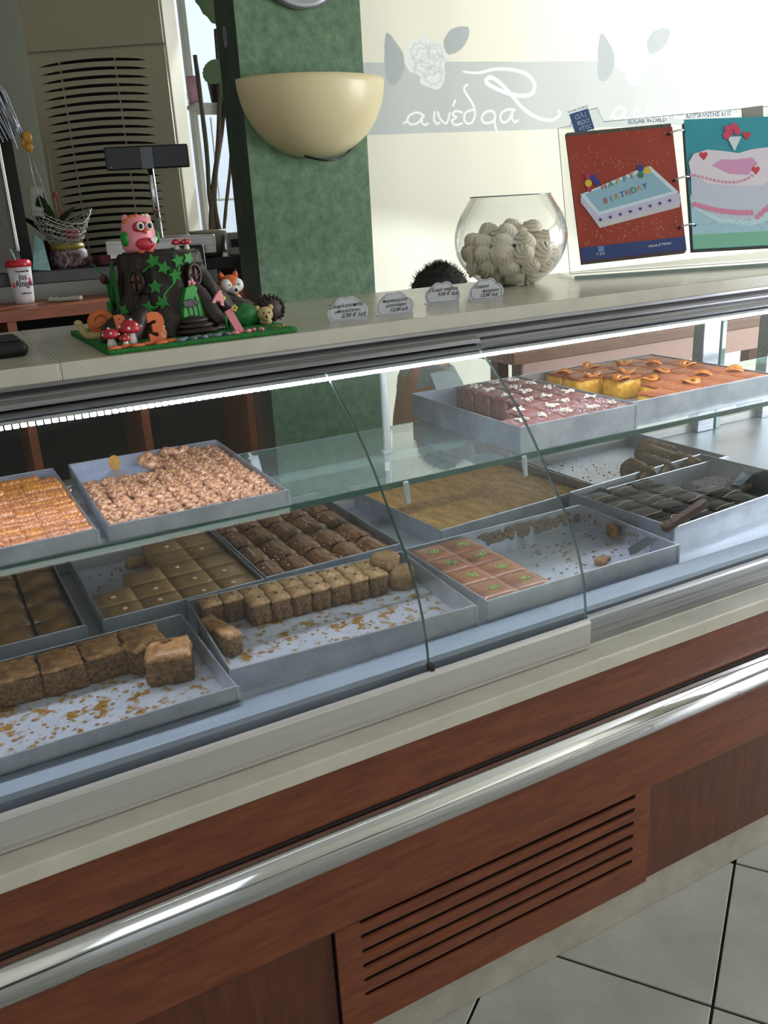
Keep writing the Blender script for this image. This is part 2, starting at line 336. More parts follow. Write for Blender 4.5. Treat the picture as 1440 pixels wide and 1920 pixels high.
LEAFS = [[(.287, 2.157), (.2745, 2.126), (.2705, 2.053), (.278, 1.993), (.31, 1.984), (.343, 2.025), (.346, 2.08), (.3176, 2.126)], [(.507, 2.126), (.534, 2.163), (.574, 2.177), (.613, 2.173), (.609, 2.136), (.577, 2.098), (.5315, 2.082), (.513, 2.094)]]
FLOW = [(.347, 2.062), (.36, 2.103), (.389, 2.135), (.399, 2.121), (.428, 2.1515), (.4435, 2.128), (.4935, 2.124), (.506, 2.089), (.539, 2.07), (.5115, 2.0566), (.506, 1.996), (.4825, 1.963), (.449, 1.966), (.41, 1.9825), (.402, 2.011), (.367, 2.025)]
BASE_C, BAND_C, LEAF_C, WHITE_C, FLOW_C = [np.array(lin(c)[:3]) for c in ('#e9e5d2', '#c3c7c2', '#b0b5b3', '#f4f4ee', '#e4e6e0')]
def fabric(x0, x1, z0, z1, nx, nz, printed):
    xs = np.linspace(x0, x1, nx + 1); zs = np.linspace(z0, z1, nz + 1); X, Z = np.meshgrid(xs, zs, indexing='ij')
    Y = .02 + .006 * np.sin(X * 9) + .0035 * np.sin(X * 23 + 1)
    co = np.stack([X, Y, Z], -1).reshape(-1, 3); I = np.arange((nx + 1) * (nz + 1)).reshape(nx + 1, nz + 1)
    f = np.stack([I[:-1, :-1], I[1:, :-1], I[1:, 1:], I[:-1, 1:]], -1).reshape(-1, 4)
    me = bpy.data.meshes.new('fabric'); me.vertices.add(len(co)); me.vertices.foreach_set('co', co.ravel()); me.loops.add(f.size); me.loops.foreach_set('vertex_index', f.ravel().astype(np.int32))
    me.polygons.add(len(f)); me.polygons.foreach_set('loop_start', np.arange(0, f.size, 4, dtype=np.int32)); me.polygons.foreach_set('loop_total', np.full(len(f), 4, dtype=np.int32)); me.polygons.foreach_set('use_smooth', np.ones(len(f), bool)); me.update(calc_edges=True)
    C = np.ones(X.shape + (4,)); C[..., :3] = BASE_C
    if printed:
        def mix(a, c):
            C[..., :3] = C[..., :3] * (1 - a[..., None]) + c * a[..., None]
        mix(((Z > 1.809) & (Z < 2.058)) * 1.0, BAND_C)
        for du_ in (0, .907):
            for L_ in LEAFS: mix(inpoly(X - du_, Z, [(v.x, v.y) for v in catmull([(a, b, 0) for a, b in L_], 4, True)]) * 1.0, LEAF_C)
            fm = inpoly(X - du_, Z, [(v.x, v.y) for v in catmull([(a, b, 0) for a, b in FLOW], 4, True)]) * 1.0
            mix(fm, FLOW_C)
            for cx_, cz_, r_ in ((.44, 2.06, .03), (.44, 2.06, .055), (.41, 2.09, .035), (.47, 2.09, .03), (.46, 2.01, .035), (.415, 2.03, .03), (.48, 2.05, .035)):
                d = np.abs(np.hypot(X - du_ - cx_, (Z - cz_) * 1.15) - r_ - .004 * np.sin(9 * np.arctan2(Z - cz_, X - du_ - cx_))); mix(np.clip(1 - d / .006, 0, 1) * fm * .6, LEAF_C * 1.12)
            for P_, W_ in STROKES: mix(near(X - du_, Z, P_, W_), WHITE_C)
    at = me.color_attributes.new('print', 'FLOAT_COLOR', 'POINT'); at.data.foreach_set('color', C.reshape(-1, 4).astype(np.float32).ravel())
    me.materials.append(FABM); o = bpy.data.objects.new('fabric', me); COL.objects.link(o); o.parent = BL; return o
FABM = blind_mat('printed_blind_fabric', '#ffffff', '#ffffff', .6); _n = FABM.node_tree; _a = _n.nodes.new('ShaderNodeAttribute'); _a.attribute_name = 'print'
for nd in _n.nodes:
    if nd.type in ('BSDF_DIFFUSE', 'BSDF_TRANSLUCENT'): _n.links.new(_a.outputs['Color'], nd.inputs[0])
fabric(-.1, 4.4, .45, 1.76, 90, 1, False); fabric(-.1, 2.3, 1.76, 2.2, 900, 165, True); fabric(2.3, 4.4, 1.76, 2.2, 60, 100, True); fabric(-.1, 4.4, 2.2, 2.95, 90, 1, False)
M().tube([(-.1, .02, .45), (4.4, .02, .45)], .012).obj('bottom_rail', WHITE, BL)
M().tube([(-.1, .03, 2.96), (4.4, .03, 2.96)], .03).obj('top_roller', WHITE, BL)
# ================================================================ DISPLAY CASE
X0, X1 = -1.6, 3.4
CASE = thing('display_case', 'refrigerated pastry display case with cherry wood front and chrome rail', 'display case', (0, 0, 0))
M().box(X0, X1, .05, .9, 0, .10).obj('plinth', MARBLE2, CASE, bev=.003)
M().box(X0, X1, .03, .05, .36, .708).obj('upper_fascia', WOOD, CASE, bev=.0015)
M().box(X0, X1, .055, .9, .10, .36).obj('carcass', SLOT, CASE)
holes = [capsule(.495, 1.155, .183 + .0342 * i, .0058) for i in range(6)]
plate([(.447, .106), (1.2, .106), (1.2, .359), (.447, .359)], holes, .005, WOOD, 'vent_panel', CASE, XZ(0, .0335, 0))
M().box(1.204, 2.35, .040, .055, .104, .359).obj('side_panel', WOODD, CASE, bev=.001)
M().box(2.354, X1, .040, .055, .104, .359).obj('side_panel', WOODD, CASE, bev=.001)
M().box(-.75, .443, .040, .055, .104, .359).obj('side_panel', WOODD, CASE, bev=.001)
M().box(X0, -.754, .040, .055, .104, .359).obj('side_panel', WOODD, CASE, bev=.001)
pr = [(.03 - .03 * sin(pi * i / 14) * 1.05, .551 + .054 * (i / 14) + 0) for i in range(15)]
pr = [(.03, .509)] + [(.03 - .036 * sin(pi * i / 16) ** .75, .548 - .039 * cos(pi * i / 16)) for i in range(1, 16)] + [(.03, .587)]
M().extr(pr, X0, X1).obj('chrome_rail', CHROME, CASE, smooth=False).data.polygons.foreach_set('use_smooth', [False, False] + [True] * len(pr))
M().box(X0, X1, .026, .03, .588, .591).obj('rail_gasket', RUBBER, CASE)
M().box(X0, X1, .05, .95, .36, .70).obj('tank', SLOT, CASE)
# sill profile behind the glass, deck
sp = [(.062, .742), (.062, .757), (.066, .762), (.066, .768), (.072, .772), (.076, .800), (.083, .806), (.095, .808), (.118, .812), (.124, .812), (.126, .789), (.13, .742)]
M().extr(sp, X0, X1).obj('sill', SILLM, CASE)
M().box(X0, X1, .124, .94, .742, .79).obj('deck', mat('deck_steel', '#b4b8c4', .4, .6), CASE)
# top frame profile
tp_ = [(.447, 1.3145), (.447, 1.308), (.428, 1.300), (.424, 1.296), (.440, 1.294), (.440, 1.290), (.421, 1.288), (.4125, 1.280), (.414, 1.275), (.432, 1.272), (.44, 1.262), (.50, 1.262), (.50, 1.3145)]
M().extr(tp_, X0, X1).obj('top_frame', STEELD, CASE)
M().box(X0, X1, .50, .95, 1.300, 1.3145).obj('canopy_panel', ALU, CASE)
led = mat('led_light', '#eaf2ff', .5, emit=60)
M().box(X0, X1, .432, .442, 1.256, 1.262).obj('led_channel', ALU, CASE)
m = M(); x = X0 + .01
while x < X1: m.box(x, x + .0085, .4325, .4405, 1.2490, 1.2550); x += .0125
m.obj('led_strip', led, CASE, kind='stuff')
# rear posts, rear frame, end wall
for px_ in (2.235, 2.545): M().box(px_, px_ + .075, .90, .945, .79, 1.30).obj('rear_post', STEEL, CASE, bev=.003)
M().box(2.325, 2.345, .905, .94, .79, 1.30).obj('rear_post', GEDGEL, CASE, bev=.002)
for px_ in (-1.5, ): M().box(px_, px_ + .06, .90, .945, .79, 1.30).obj('rear_post', STEEL, CASE, bev=.003)
M().box(X0, X1, .925, .955, .79, .815).obj('rear_track', ALU, CASE, bev=.002)
SH = thing('glass_shelf', 'green edged glass shelf spanning the display case between the two tray levels', 'shelf', (0, 0, 0))
M().box(X0, X1, .388, .80, 1.022, 1.032).obj('glass_sheet', SHELFG, SH)
M().box(X0, X1, .3855, .388, 1.0205, 1.0325).obj('front_edge', GEDGE, SH)
M().box(X0, X1, .80, .8025, 1.0215, 1.0325).obj('rear_edge', GEDGEL, SH)
for px_ in (-.42, .906, 2.2):
    M().lathe([(.0085, 1.0325), (.0085, 1.26)], 14, T((px_, .60, 0))).lathe([(.014, 1.0325), (.014, 1.036)], 14, T((px_, .60, 0))).obj('shelf_post', ALU, SH, smooth=False, bev=.001)
for px_, tl in ((.828, 0), (1.126, 0)):
    M().box(-.0055, .0055, -.004, .004, -.026, .022, T((px_, .379, 1.010), 0, 0, rad(-4))).obj('clear_clip', mat('frosted_clip', '#a9b0b2', .3), SH, bev=.002)
M().box(X0 + .1, X1 - .1, .60, .62, 1.008, 1.0215).obj('shelf_bearer', GEDGEL, SH)
# stone ledge and counter top
LG = tag(M().box(X0, X1, 0, .058, .710, .740).box(X0, X1, .05, .06, .700, .742).obj('stone_ledge', MARBLE, bev=.004), 'cream marble ledge along the front of the display case above the wood', 'ledge')
CT = thing('stone_countertop', 'long cream marble countertop on top of the display case', 'countertop', (0, 0, 0))
M().box(X0, .21, .44, .985, 1.315, 1.345).obj('slab', MARBLE, CT, bev=.003)
M().box(.2125, X1, .44, .985, 1.315, 1.345).obj('slab', MARBLE, CT, bev=.003)
M().box(.2102, .2123, .441, .98, 1.316, 1.3446).obj('joint_filler', mat('white_joint', '#d4d2c8', .6), CT)
# curved panes
gp = [(.060, .800), (.063, .84), (.073, .89), (.092, .94), (.121, .99), (.157, 1.035), (.196, 1.085), (.238, 1.135), (.287, 1.183), (.345, 1.230), (.402, 1.2715)]
gc = [(v.x, v.y) for v in catmull([(a, b, 0) for a, b in gp], 4)]
def pane(name, label, x0, x1, off, clampx, edge):
    t = thing(name, label, 'glass pane', (x0, 0, 0))
    out = []; inn = []
    for i, (y, z) in enumerate(gc):
        a = gc[max(i - 1, 0)]; b = gc[min(i + 1, len(gc) - 1)]; d = Vector((b[0] - a[0], b[1] - a[1])).normalized(); n_ = Vector((-d.y, d.x))
        out.append((y + n_.x * off, z + n_.y * off)); inn.append((y + n_.x * (off - .005), z + n_.y * (off - .005)))
    mm = M(); N = len(out); vs = []
    for x in (x0, x1): vs += [(x, *p) for p in out] + [(x, *p) for p in inn]
    fs = [(i, i + 1, 2 * N + i + 1, 2 * N + i) for i in range(N - 1)] + [(N + i, 3 * N + i, 3 * N + i + 1, N + i + 1) for i in range(N - 1)]
    mm.add(vs, fs); mm.obj('curved_glass', GLASS, t, smooth=True, world=True)
    for x, nm in ((x0, 'l'), (x1, 'r')):
        e = M(); q = [(x, *p) for p in out] + [(x, *p) for p in inn]; e.add(q + [(a + .0022, b, c) for a, b, c in q], [(i, N + i, N + i + 1, i + 1) for i in range(N - 1)] + [(2 * N + i, 2 * N + i + 1, 3 * N + i + 1, 3 * N + i) for i in range(N - 1)])
        e.obj('glass_edge', GEDGE if nm == edge else GEDGEL, t, world=True)
    c0, c1 = clampx
    lo = [(.058 - off - .004, .7425), (.058 - off - .004, .748), (.053 - off, .752), (.052 - off, .795), (.055 - off, .800), (.0595 - off, .803), (.0595 - off, .790), (.0615, .788), (.0615, .7425)]
    M().extr(lo, c0, c1).obj('bottom_clamp', ALU if off > .003 else STEEL, t, world=True)
    hi = [(.396 - off, 1.2745), (.394 - off, 1.279), (.402, 1.284), (.4105, 1.283), (.4105, 1.2745)]
    M().extr(hi, c0, c1).obj('top_clamp', STEELD, t, world=True)
    return t
pane('curved_glass_pane', 'outer curved glass pane covering the left part of the display case', X0 + .02, 1.02, .011, (X0 + .02, 1.026), 'l')
pB = pane('curved_glass_pane', 'inner curved glass pane covering the right part of the display case', .677, X1 - .02, .0, (1.03, X1 - .02), 'l')
# extra outer bars of the left pane's frame at the top
M().extr([(.4205, 1.2985), (.403, 1.294), (.400, 1.2865), (.4105, 1.2855), (.4185, 1.289), (.4385, 1.291), (.4385, 1.2935), (.4225, 1.2955)], X0 + .02, 1.03).obj('cover_strip', STEELD, bpy.data.objects['curved_glass_pane'], world=True)
M().box(.6735, .681, .046, .062, .796, .812).obj('corner_block', RUBBER, pB, world=True)
# ================================================================ TRAYS
def tray(label, loc, rz, w, d, h=.048, stained=False, inner=None, wallm=None, group=None):
    t = thing('baking_tray', label, 'tray', loc, rz, group)
    W, D = w / 2, d / 2; th = .0012; lip = .004
    M().box(-W, W, -D, D, .0005, .002).obj('tray_floor', inner or (TRAYST if stained else TRAYIN), t)
    ms = M(); ms.box(-W - lip, W + lip, -D - th, -D, 0, h).box(-W, W, D, D + th, 0, h).box(-W - th, -W, -D, D, 0, h).box(W, W + th, -D, D, 0, h)
    ms.obj('tray_wall', wallm or inner or TRAYM, t)
    rl = M()
    for a, b in (((-W, -D), (W, -D)), ((W, -D), (W, D)), ((W, D), (-W, D)), ((-W, D), (-W, -D))): rl.tube([(a[0], a[1], h), (b[0], b[1], h)], .0016, 6)
    rl.obj('rolled_rim', TRAYM, t)
    for sx_ in (-1, 1):
        M().box(sx_ * W - .0012, sx_ * W + .005 * 1, -D - .0022, -D - .0012, .001, h).obj('corner_fold', TRAYM, t)
    t['w'] = w; t['d'] = d
    return t
def place(t, x, y, z=.0022):
    c, s = cos(t.rotation_euler[2]), sin(t.rotation_euler[2])
    return (t.location.x + x * c - y * s, t.location.y + x * s + y * c, t.location.z + z)
def crumbs(t, n, x0, x1, y0, y1, material, r=(.0012, .004), label='', name='crumbs', z=.0022, flat=.5):
    mm = M()
    for _ in range(n):
        q = random.uniform(*r); mm.sph((random.uniform(x0, x1), random.uniform(y0, y1), z + q * flat), (q * random.uniform(.7, 1.6), q, q * flat), 6, 4)
    o = mm.jit(.0008, 400).obj(name, material, None, True); o.location = t.location; o.rotation_euler = t.rotation_euler
    return tag(o, label, 'crumbs', kind='stuff')
DZ = .79
RZ1 = 1.0325
# ---- food materials
WAL = mat('walnut_cake', '#8f6a45', .75, 0, '#4a2f1b', 150, 1.0, 260, contrast=(.36, .62), detail=8)
WALT = mat('walnut_cake_top', '#b88a58', .5, 0, '#764724', 70, .6, 120, coat=.3)
KNOT = mat('glazed_walnut_knot', '#c8966f', .3, 0, '#84503a', 160, .4, 200, coat=.5, contrast=(.44, .6))
ROLLO = mat('syrup_roll', '#cf8a57', .3, 0, '#9c5a34', 110, .6, 200, (1, 1, 1), coat=.6)
ROLLY = mat('syrup_roll_golden', '#d08c3a', .3, 0, '#a8622a', 110, .6, 200, coat=.6)
ROLLB = mat('brown_baklava', '#6b3d22', .33, 0, '#a8754a', 90, .9, 120, (1.5, .5, 1), coat=.5, contrast=(.4, .75))
HALVA = mat('semolina_halva', '#b08a5a', .5, 0, '#977345', 120, .3, 300, coat=.2)
BUN = mat('syrup_bun', '#8a6539', .4, 0, '#6c4b27', 30, .3, 80, coat=.3)
KADA = mat('shredded_pastry_gold', '#e6ab60', .6, 0, '#ad7434', 18, .9, 90, (3, 1, 1), detail=8)
KADB = mat('shredded_pastry_brown', '#a5804f', .75, 0, '#5d4225', 60, 1, 120, (3, 1, 1), detail=8)
PINKC = mat('rose_cake_top', '#a3603f', .35, 0, '#83452d', 30, .3, 90, coat=.5)
YELC = mat('yellow_sponge', '#a98438', .7, 0, '#8d6a28', 60, .7, 150)
PIST = mat('pistachio', '#9db568', .6, 0, '#7d9a4a', 200)
CHOC = mat('chocolate_glaze', '#060302', .28, 0, '#0e0705', 30, .6, 60, coat=0, spec=.05)
CHOCS = mat('chocolate_sponge', '#21110c', .8, 0, '#140a07', 60, .8, 150, spec=.05)
BROWNC = mat('brown_syrup_cake', '#8f6350', .65, 0, '#5f4032', 60, .8, 140, detail=8)
BROWNT = mat('coconut_dusted_top', '#7d4a42', .45, 0, '#b99fae', 70, .5, 140, contrast=(.5, .75), spec=.3, detail=8)
NUTW = mat('white_nut', '#e6dccf', .7, 0, '#cdbda8', 200)
ORC = mat('orange_cake_side', '#e2ab34', .6, 0, '#c78d22', 60, .7, 130, coat=.2)
ORT = mat('orange_cake_top', '#b5662f', .5, 0, '#803a1e', 34, .7, 110, coat=.12, spec=.3)
ORS = mat('candied_orange', '#e8942f', .2, 0, '#d0761c', 60, coat=.7, sss=.2); ORP = mat('orange_peel', '#d97a1b', .3, coat=.5)
ALM = mat('almond', '#d7c29c', .5)
CRUMB = mat('brown_crumb', '#8f6230', .7, 0, '#5e3a1a', 100)
def piece(name, label, cat, group, w, d, h, body, top, n=3, jit=.002, dome=.003, seed=0, tt=.006, ov=.001, hid=2, rn=.003):
    """one cut piece: sponge body with its crust"""
    t = thing(name, label, cat, (0, 0, 0), 0, group)
    M().gbox(w, d, h - tt, (n, n, hid), .002, jit, 45, seed).obj('sponge', body, t, True)
    m2 = M().gbox(w + ov, d + ov, tt, (n + 1, n + 1, 1), rn, jit * .7, 60, seed + 3, T((0, 0, h - tt)), dome)
    m2.obj('crust', top, t, True)
    return t
# ================================================================ UPPER SHELF
# U1 rows of thin rolls
U1 = tray('far left tray on the glass shelf, full of ridged orange rolls', (.052, .622, RZ1), 0, .33, .458, .03)
def roll_mesh(L, r, k, seed, mtl, name='roll', ridges=7, amp=.16, n=10):
    mm = M(); N = ridges * 3; vs = []; fs = []
    for i in range(N + 1):
        u = i / N; e = min(1, .82 + 4 * min(u, 1 - u)); rr = r * e * (1 + amp * sin(u * ridges * 2 * pi))
        for j in range(n):
            a = 2 * pi * j / n; q = rr * (1 + .10 * noise.noise(Vector((u * 9 + seed, cos(a) * 2, sin(a) * 2)))); vs.append(((u - .5) * L, q * cos(a), r + q * sin(a)))
    for i in range(N):
        for j in range(n): l = (j + 1) % n; fs.append((i * n + j, i * n + l, (i + 1) * n + l, (i + 1) * n + j))
    fs.append(list(range(n))); fs.append([N * n + j for j in range(n)][::-1])
    return mm.add(vs, fs).mesh(name, mtl, True)
vars_ = [roll_mesh(.0385, .0110, 0, k * 5, ROLLY if k == 3 else ROLLO, ridges=5, amp=.13) for k in range(4)]
for r_ in range(21):
    for c_ in range(9):
        if r_ == 20 and c_ in (0, 1, 8): continue
        k = 3 if (r_ > 14 and random.random() < .7) or random.random() < .15 else random.randint(0, 2)
        o = bpy.data.objects.new('baklava_roll', vars_[k]); COL.objects.link(o)
        o.location = place(U1, -.146 + c_ * .0365 + random.uniform(-.001, .001), -.212 + r_ * .0208, .0025 + random.uniform(0, .003)); o.rotation_euler = (random.uniform(-.3, .3), random.uniform(-.05, .05), random.uniform(-.08, .08))
        o.scale = (1, random.uniform(.86, .98), random.uniform(1.0, 1.25))
        tag(o, 'small ridged orange syrup roll, ' + rc(r_, 8 - c_, 'right'), 'pastry', 'ridged orange rolls in the far left shelf tray')
o = bpy.data.objects.new('baklava_roll', roll_mesh(.055, .0135, 0, 77, mat('dark_rolled', '#9a6248', .35, 0, '#6b3d28', 90, .5, 150, coat=.5), ridges=9)); COL.objects.link(o)
o.location = place(U1, -.138, .168, .026); o.rotation_euler = (0, 0, .15); tag(o, 'larger reddish brown roll lying on top at the back of the far left shelf tray', 'pastry')
# U2 walnut knots
U2 = tray('shelf tray of glazed walnut knots, bare at its back left corner', (.412, .622, RZ1), rad(-1.5), .333, .462, .03)
M().prism(circ(0, 0, .013, 14, .018), 0, .0006, T(place(U2, -.07, .2295, .018), 0, rad(90))).obj('syrup_stain', mat('amber_syrup', '#c9932f', .2, 0, '#a8741f', 60, coat=.6), None)
bpy.data.objects['syrup_stain']['label'] = 'amber syrup stain on the bare back wall of the walnut knot tray'; bpy.data.objects['syrup_stain']['category'] = 'stain'
def knot_mesh(seed):
    rs = random.Random(seed); mm = M(); ex = 1.0 + rs.uniform(-.1, .25)
    pts = [(.0105 * ex * cos(a) * (1 + .1 * sin(2 * a + seed)), .0095 * sin(a), .0085 + .002 * sin(3 * a + seed)) for a in [2 * pi * i / 18 for i in range(18)]]
    mm.tube(pts, [.0068 * (1 + .18 * sin(i * 2.1 + seed)) for i in range(18)], 8, closed=True)
    for _ in range(3): mm.sph((rs.uniform(-.005, .005), rs.uniform(-.004, .004), .013 + rs.uniform(0, .003)), (.0045, .0038, .003), 6, 5)
    return mm.jit(.0014, 220, seed).mesh('knot', KNOT, True)
kv = [knot_mesh(k) for k in range(5)]
for r_ in range(14):
    for c_ in range(9):
        x = -.1455 + c_ * .0364; y = -.211 + r_ * .0325
        if y > .065 and x < .02 and not (y < .09): continue
        if y > .14 and x < .035: continue
        o = bpy.data.objects.new('walnut_knot', random.choice(kv)); COL.objects.link(o)
        o.location = place(U2, x + random.uniform(-.0015, .0015), y + random.uniform(-.0015, .0015), .003 + random.uniform(0, .004)); o.rotation_euler = (random.uniform(-.1, .1), random.uniform(-.1, .1), random.choice((0, pi)) + random.uniform(-.3, .3)); o.scale = (1.04, 1.02, 1.25)
        tag(o, 'glazed walnut knot, ' + rc(r_, c_), 'pastry', 'glazed walnut knots in the second shelf tray')
for (x, y, s_) in ((-.005, .165, 1.7), (.045, .20, 1.6), (.075, .205, 1.4)):
    o = bpy.data.objects.new('walnut_knot', kv[int(x * 1000) % 5]); COL.objects.link(o); o.location = place(U2, x, y, .010); o.rotation_euler = (.3, .5, x * 40); o.scale = (s_, s_, s_)
    tag(o, {-.005: 'larger golden walnut knot leaning at the edge of the bare corner of the knot tray', .045: 'golden walnut knot standing at the middle of the back of the knot tray', .075: 'smaller golden walnut knot by the back right of the knot tray'}[x], 'pastry')
# U3 brown cake with white nut rosettes
U3 = tray('deep shelf tray of coconut dusted brown cake', (1.29, .622, RZ1), 0, .335, .462, .06)
nr = M()
for _ in range(26):
    a = random.uniform(0, 2 * pi); q = random.uniform(0, .012); nr.sph((q * cos(a), q * sin(a), random.uniform(0, .004)), (.0035, .002, .002), 6, 4, T((0, 0, 0)))
nut_me = nr.jit(.001, 300).mesh('nut_rosette', NUTW, True)
cw, cd = .0655, .0755
for i in range(5):
    for j in range(6):
        if (j >= 4 and i < 2) or (i == 0 and j >= 1) or (i == 1 and j in (2, 3)): continue
        t = piece('brown_cake_piece', '', 'cake', 'brown coconut cake pieces on the shelf', cw, cd, .058, BROWNC, BROWNT, 5, .003, .001, i * 7 + j, .005, .0, 3, .001)
        t.location = place(U3, -.131 + i * cw, -.189 + j * cd)
        t['label'] = 'coconut dusted brown cake piece, ' + rc(j, i)
        n_ = bpy.data.objects.new('nut_rosette', nut_me); COL.objects.link(n_); n_.parent = t; n_.location = (random.uniform(-.01, .01), random.uniform(-.012, .012), .059); n_.scale = (1.35, 1.35, 1.35); n_.rotation_euler = (0, 0, i + j)
crumbs(U3, 90, -.155, -.07, -.02, .21, BROWNC, (.0015, .005), 'brown crumbs on the bare left part of the brown cake tray')
crumbs(U3, 160, -.03, .16, -.225, -.12, mat('coconut', '#d9cfd6', .8), (.0008, .002), 'coconut flakes scattered over the front row of the brown cake', 'coconut_flakes', .061)
# U4 orange cake
U4 = tray('deep shelf tray of orange cake under candied orange slices', (1.712, .632, RZ1), 0, .49, .44, .06)
cw, cd = .0795, .0715
for i in range(6):
    for j in range(6):
        if (i == 0 and j < 6) or (i == 1 and j in (1, 2, 3)) or (i == 2 and j == 2): continue
        t = piece('orange_cake_piece', 'browned orange cake piece, ' + rc(j, i), 'cake', 'orange cake pieces on the shelf', cw, cd, .058, ORC, ORT, 6, .0035, .001, i * 9 + j, .006, .0, 3, .002)
        t.location = place(U4, -.199 + i * cw, -.179 + j * cd)
M().gbox(.05, .40, .004, (4, 10, 1), 0, .002, 60, 5).obj('x', ORC).name = 'cake_base_layer'
o = bpy.data.objects['cake_base_layer']; o.location = place(U4, -.2, 0); tag(o, 'thin yellow cake layer left on the bare left side of the orange cake tray', 'cake')
sl_me = []
for k in range(3):
    mm = M(); vs = []; fs = []; n = 18
    for i in range(n):
        a = 2 * pi * i / n; b_ = .0035 * sin(2 * a + k)
        for r__, z in ((.004, .0025), (.0155, .003), (.0155, .0), (.004, 0)): vs.append((r__ * cos(a), r__ * sin(a), z + b_ * (r__ / .0155)))
    for i in range(n):
        l = (i + 1) % n
        for q in range(4): fs.append((i * 4 + q, l * 4 + q, l * 4 + (q + 1) % 4, i * 4 + (q + 1) % 4))
    fs.append([i * 4 for i in range(n)]); fs.append([i * 4 + 3 for i in range(n)][::-1])
    pl_ = M().add(vs, fs).mesh('flesh', ORS, True)
    rim = M().tube([(.0163 * cos(2 * pi * i / 18), .0163 * sin(2 * pi * i / 18), .0015 + .0035 * sin(4 * pi * i / 18 + k)) for i in range(18)], .0022, 6, closed=True).mesh('peel', ORP, True)
    sl_me.append((pl_, rim))
osl = [(-.13, .17, 'at the back left, nearest the bare strip'), (-.02, .185, 'at the middle of the back edge'), (-.10, .085, 'large pale one near the cut notch'), (-.075, .0, 'pale one at the front of the cut notch'), (.0, .06, 'glossy one left of the centre'), (-.03, -.055, 'on the front left, at the cut edge'), (.085, .16, 'on the back row right of the middle'), (.07, .0, 'at the centre of the cake'), (.14, .10, 'on the right half behind the centre'), (.02, -.15, 'wide one lying at the front edge'), (.115, -.105, 'curled one near the front edge'), (.19, .02, 'on the right part, curled up'), (.215, -.12, 'at the front right corner')]
for k, (x, y, wd) in enumerate(osl):
    t = thing('orange_slice', 'candied orange slice on the orange cake, ' + wd, 'orange slice', place(U4, x, y, .063), k * 1.3, 'candied orange slices'); t.rotation_euler = (random.uniform(-.12, .12), random.uniform(-.12, .12), k * 1.3); t.scale = (1.25, 1.25, 1.25)
    a, b = sl_me[k % 3]
    for nm, me in (('flesh', a), ('peel', b)): o = bpy.data.objects.new(nm, me); COL.objects.link(o); o.parent = t
# ================================================================ LOWER DECK, BACK ROW
B1 = tray('far left tray of the back row on the deck, holding syrup buns', (.018, .735, DZ), rad(0), .33, .45)
for i in range(4):
    for j in range(5):
        t = piece('syrup_bun', 'domed brown syrup bun, ' + rc(j, 3 - i, 'right'), 'pastry', 'syrup buns in the back left tray', .078, .084, .036, BUN, BUN, 3, .001, .012, 3, .014)
        t.location = place(B1, -.122 + i * .0815, -.176 + j * .088); t.rotation_euler = (0, 0, random.uniform(-.05, .05))
B2 = tray('tray of golden semolina halva with almonds, left of the brown rolls', (.385, .742, DZ), 0, .33, .46)
cw, cd = .0805, .0755
for i in range(4):
    for j in range(6):
        if (i == 0 and j >= 2) or (i == 1 and j in (3, 4, 5)) or (i == 2 and j == 5): continue
        t = piece('semolina_square', 'flat golden semolina square, ' + rc(j, i), 'cake', 'semolina squares in the halva tray', cw, cd, .036, HALVA, HALVA, 3, .0004, 0, i + j * 3, .006, 0, 2, .0006)
        t.location = place(B2, -.121 + i * cw, -.189 + j * cd)
        if (i * 3 + j) % 2 == 0 or j < 2: M().sph((random.uniform(-.01, .01), random.uniform(-.01, .01), .0375), (.006, .0042, .003), 8, 6).obj('almond', ALM, t, True)
o = M().gbox(.05, .035, .02, (4, 3, 2), .004, .004, 60, 8).obj('semolina_crumb_lump', HALVA, None, True); o.location = place(B2, -.02, .13); tag(o, 'broken lump of semolina halva left behind in its tray', 'cake')
crumbs(B2, 60, -.15, .05, .0, .2, HALVA, (.001, .003), 'pale crumbs on the bare back of the halva tray')
B3 = tray('tray of thick brown flaky rolls beside the bare deck strip', (.72, .745, DZ), 0, .325, .455)
def bigroll(seed):
    mm = M(); vs = []; fs = []; N = 16; n = 14; L = .104; r = .031
    for i in range(N + 1):
        u = i / N; e = min(1, .74 + 3.0 * min(u, 1 - u))
        for j in range(n):
            a = 2 * pi * j / n; nn = noise.noise(Vector((u * 3 + seed * 4, cos(a) * 3, sin(a) * 3))) * .10 + noise.noise(Vector((u * 14 + seed, cos(a) * 5, sin(a) * 5))) * .10 + .045 * sin(5 * a + u * 4 + seed)
            q = r * e * (1 + nn); vs.append((q * cos(a) * .98, (u - .5) * L, r * .62 + q * sin(a) * .66))
    for i in range(N):
        for j in range(n): l = (j + 1) % n; fs.append((i * n + j, (i + 1) * n + j, (i + 1) * n + l, i * n + l))
    fs.append(list(range(n))[::-1]); fs.append([N * n + j for j in range(n)])
    return mm.add(vs, fs).mesh('roll', ROLLB, True)
bv = [bigroll(k) for k in range(5)]
for i in range(5):
    for j in range(4):
        o = bpy.data.objects.new('flaky_roll', bv[(i * 2 + j) % 5]); COL.objects.link(o); o.location = place(B3, -.128 + i * .064, -.168 + j * .112, .003); o.rotation_euler = (0, 0, random.choice((0, pi)) + random.uniform(-.06, .06))
        tag(o, 'thick brown flaky roll, ' + rc(j, i), 'pastry', 'thick flaky rolls in the back row')
crumbs(B3, 150, -.15, .15, -.21, .2, NUTW, (.0007, .0018), 'pale nut crumbs scattered over the brown flaky rolls', 'nut_crumbs', .042)
B4 = tray('tray of golden shredded pastry below the brown cake shelf tray', (1.235, .765, DZ), rad(4), .50, .43)
t = thing('shredded_pastry_sheet', 'golden flat sheet of shredded pastry filling its tray', 'pastry', place(B4, 0, 0), rad(4))
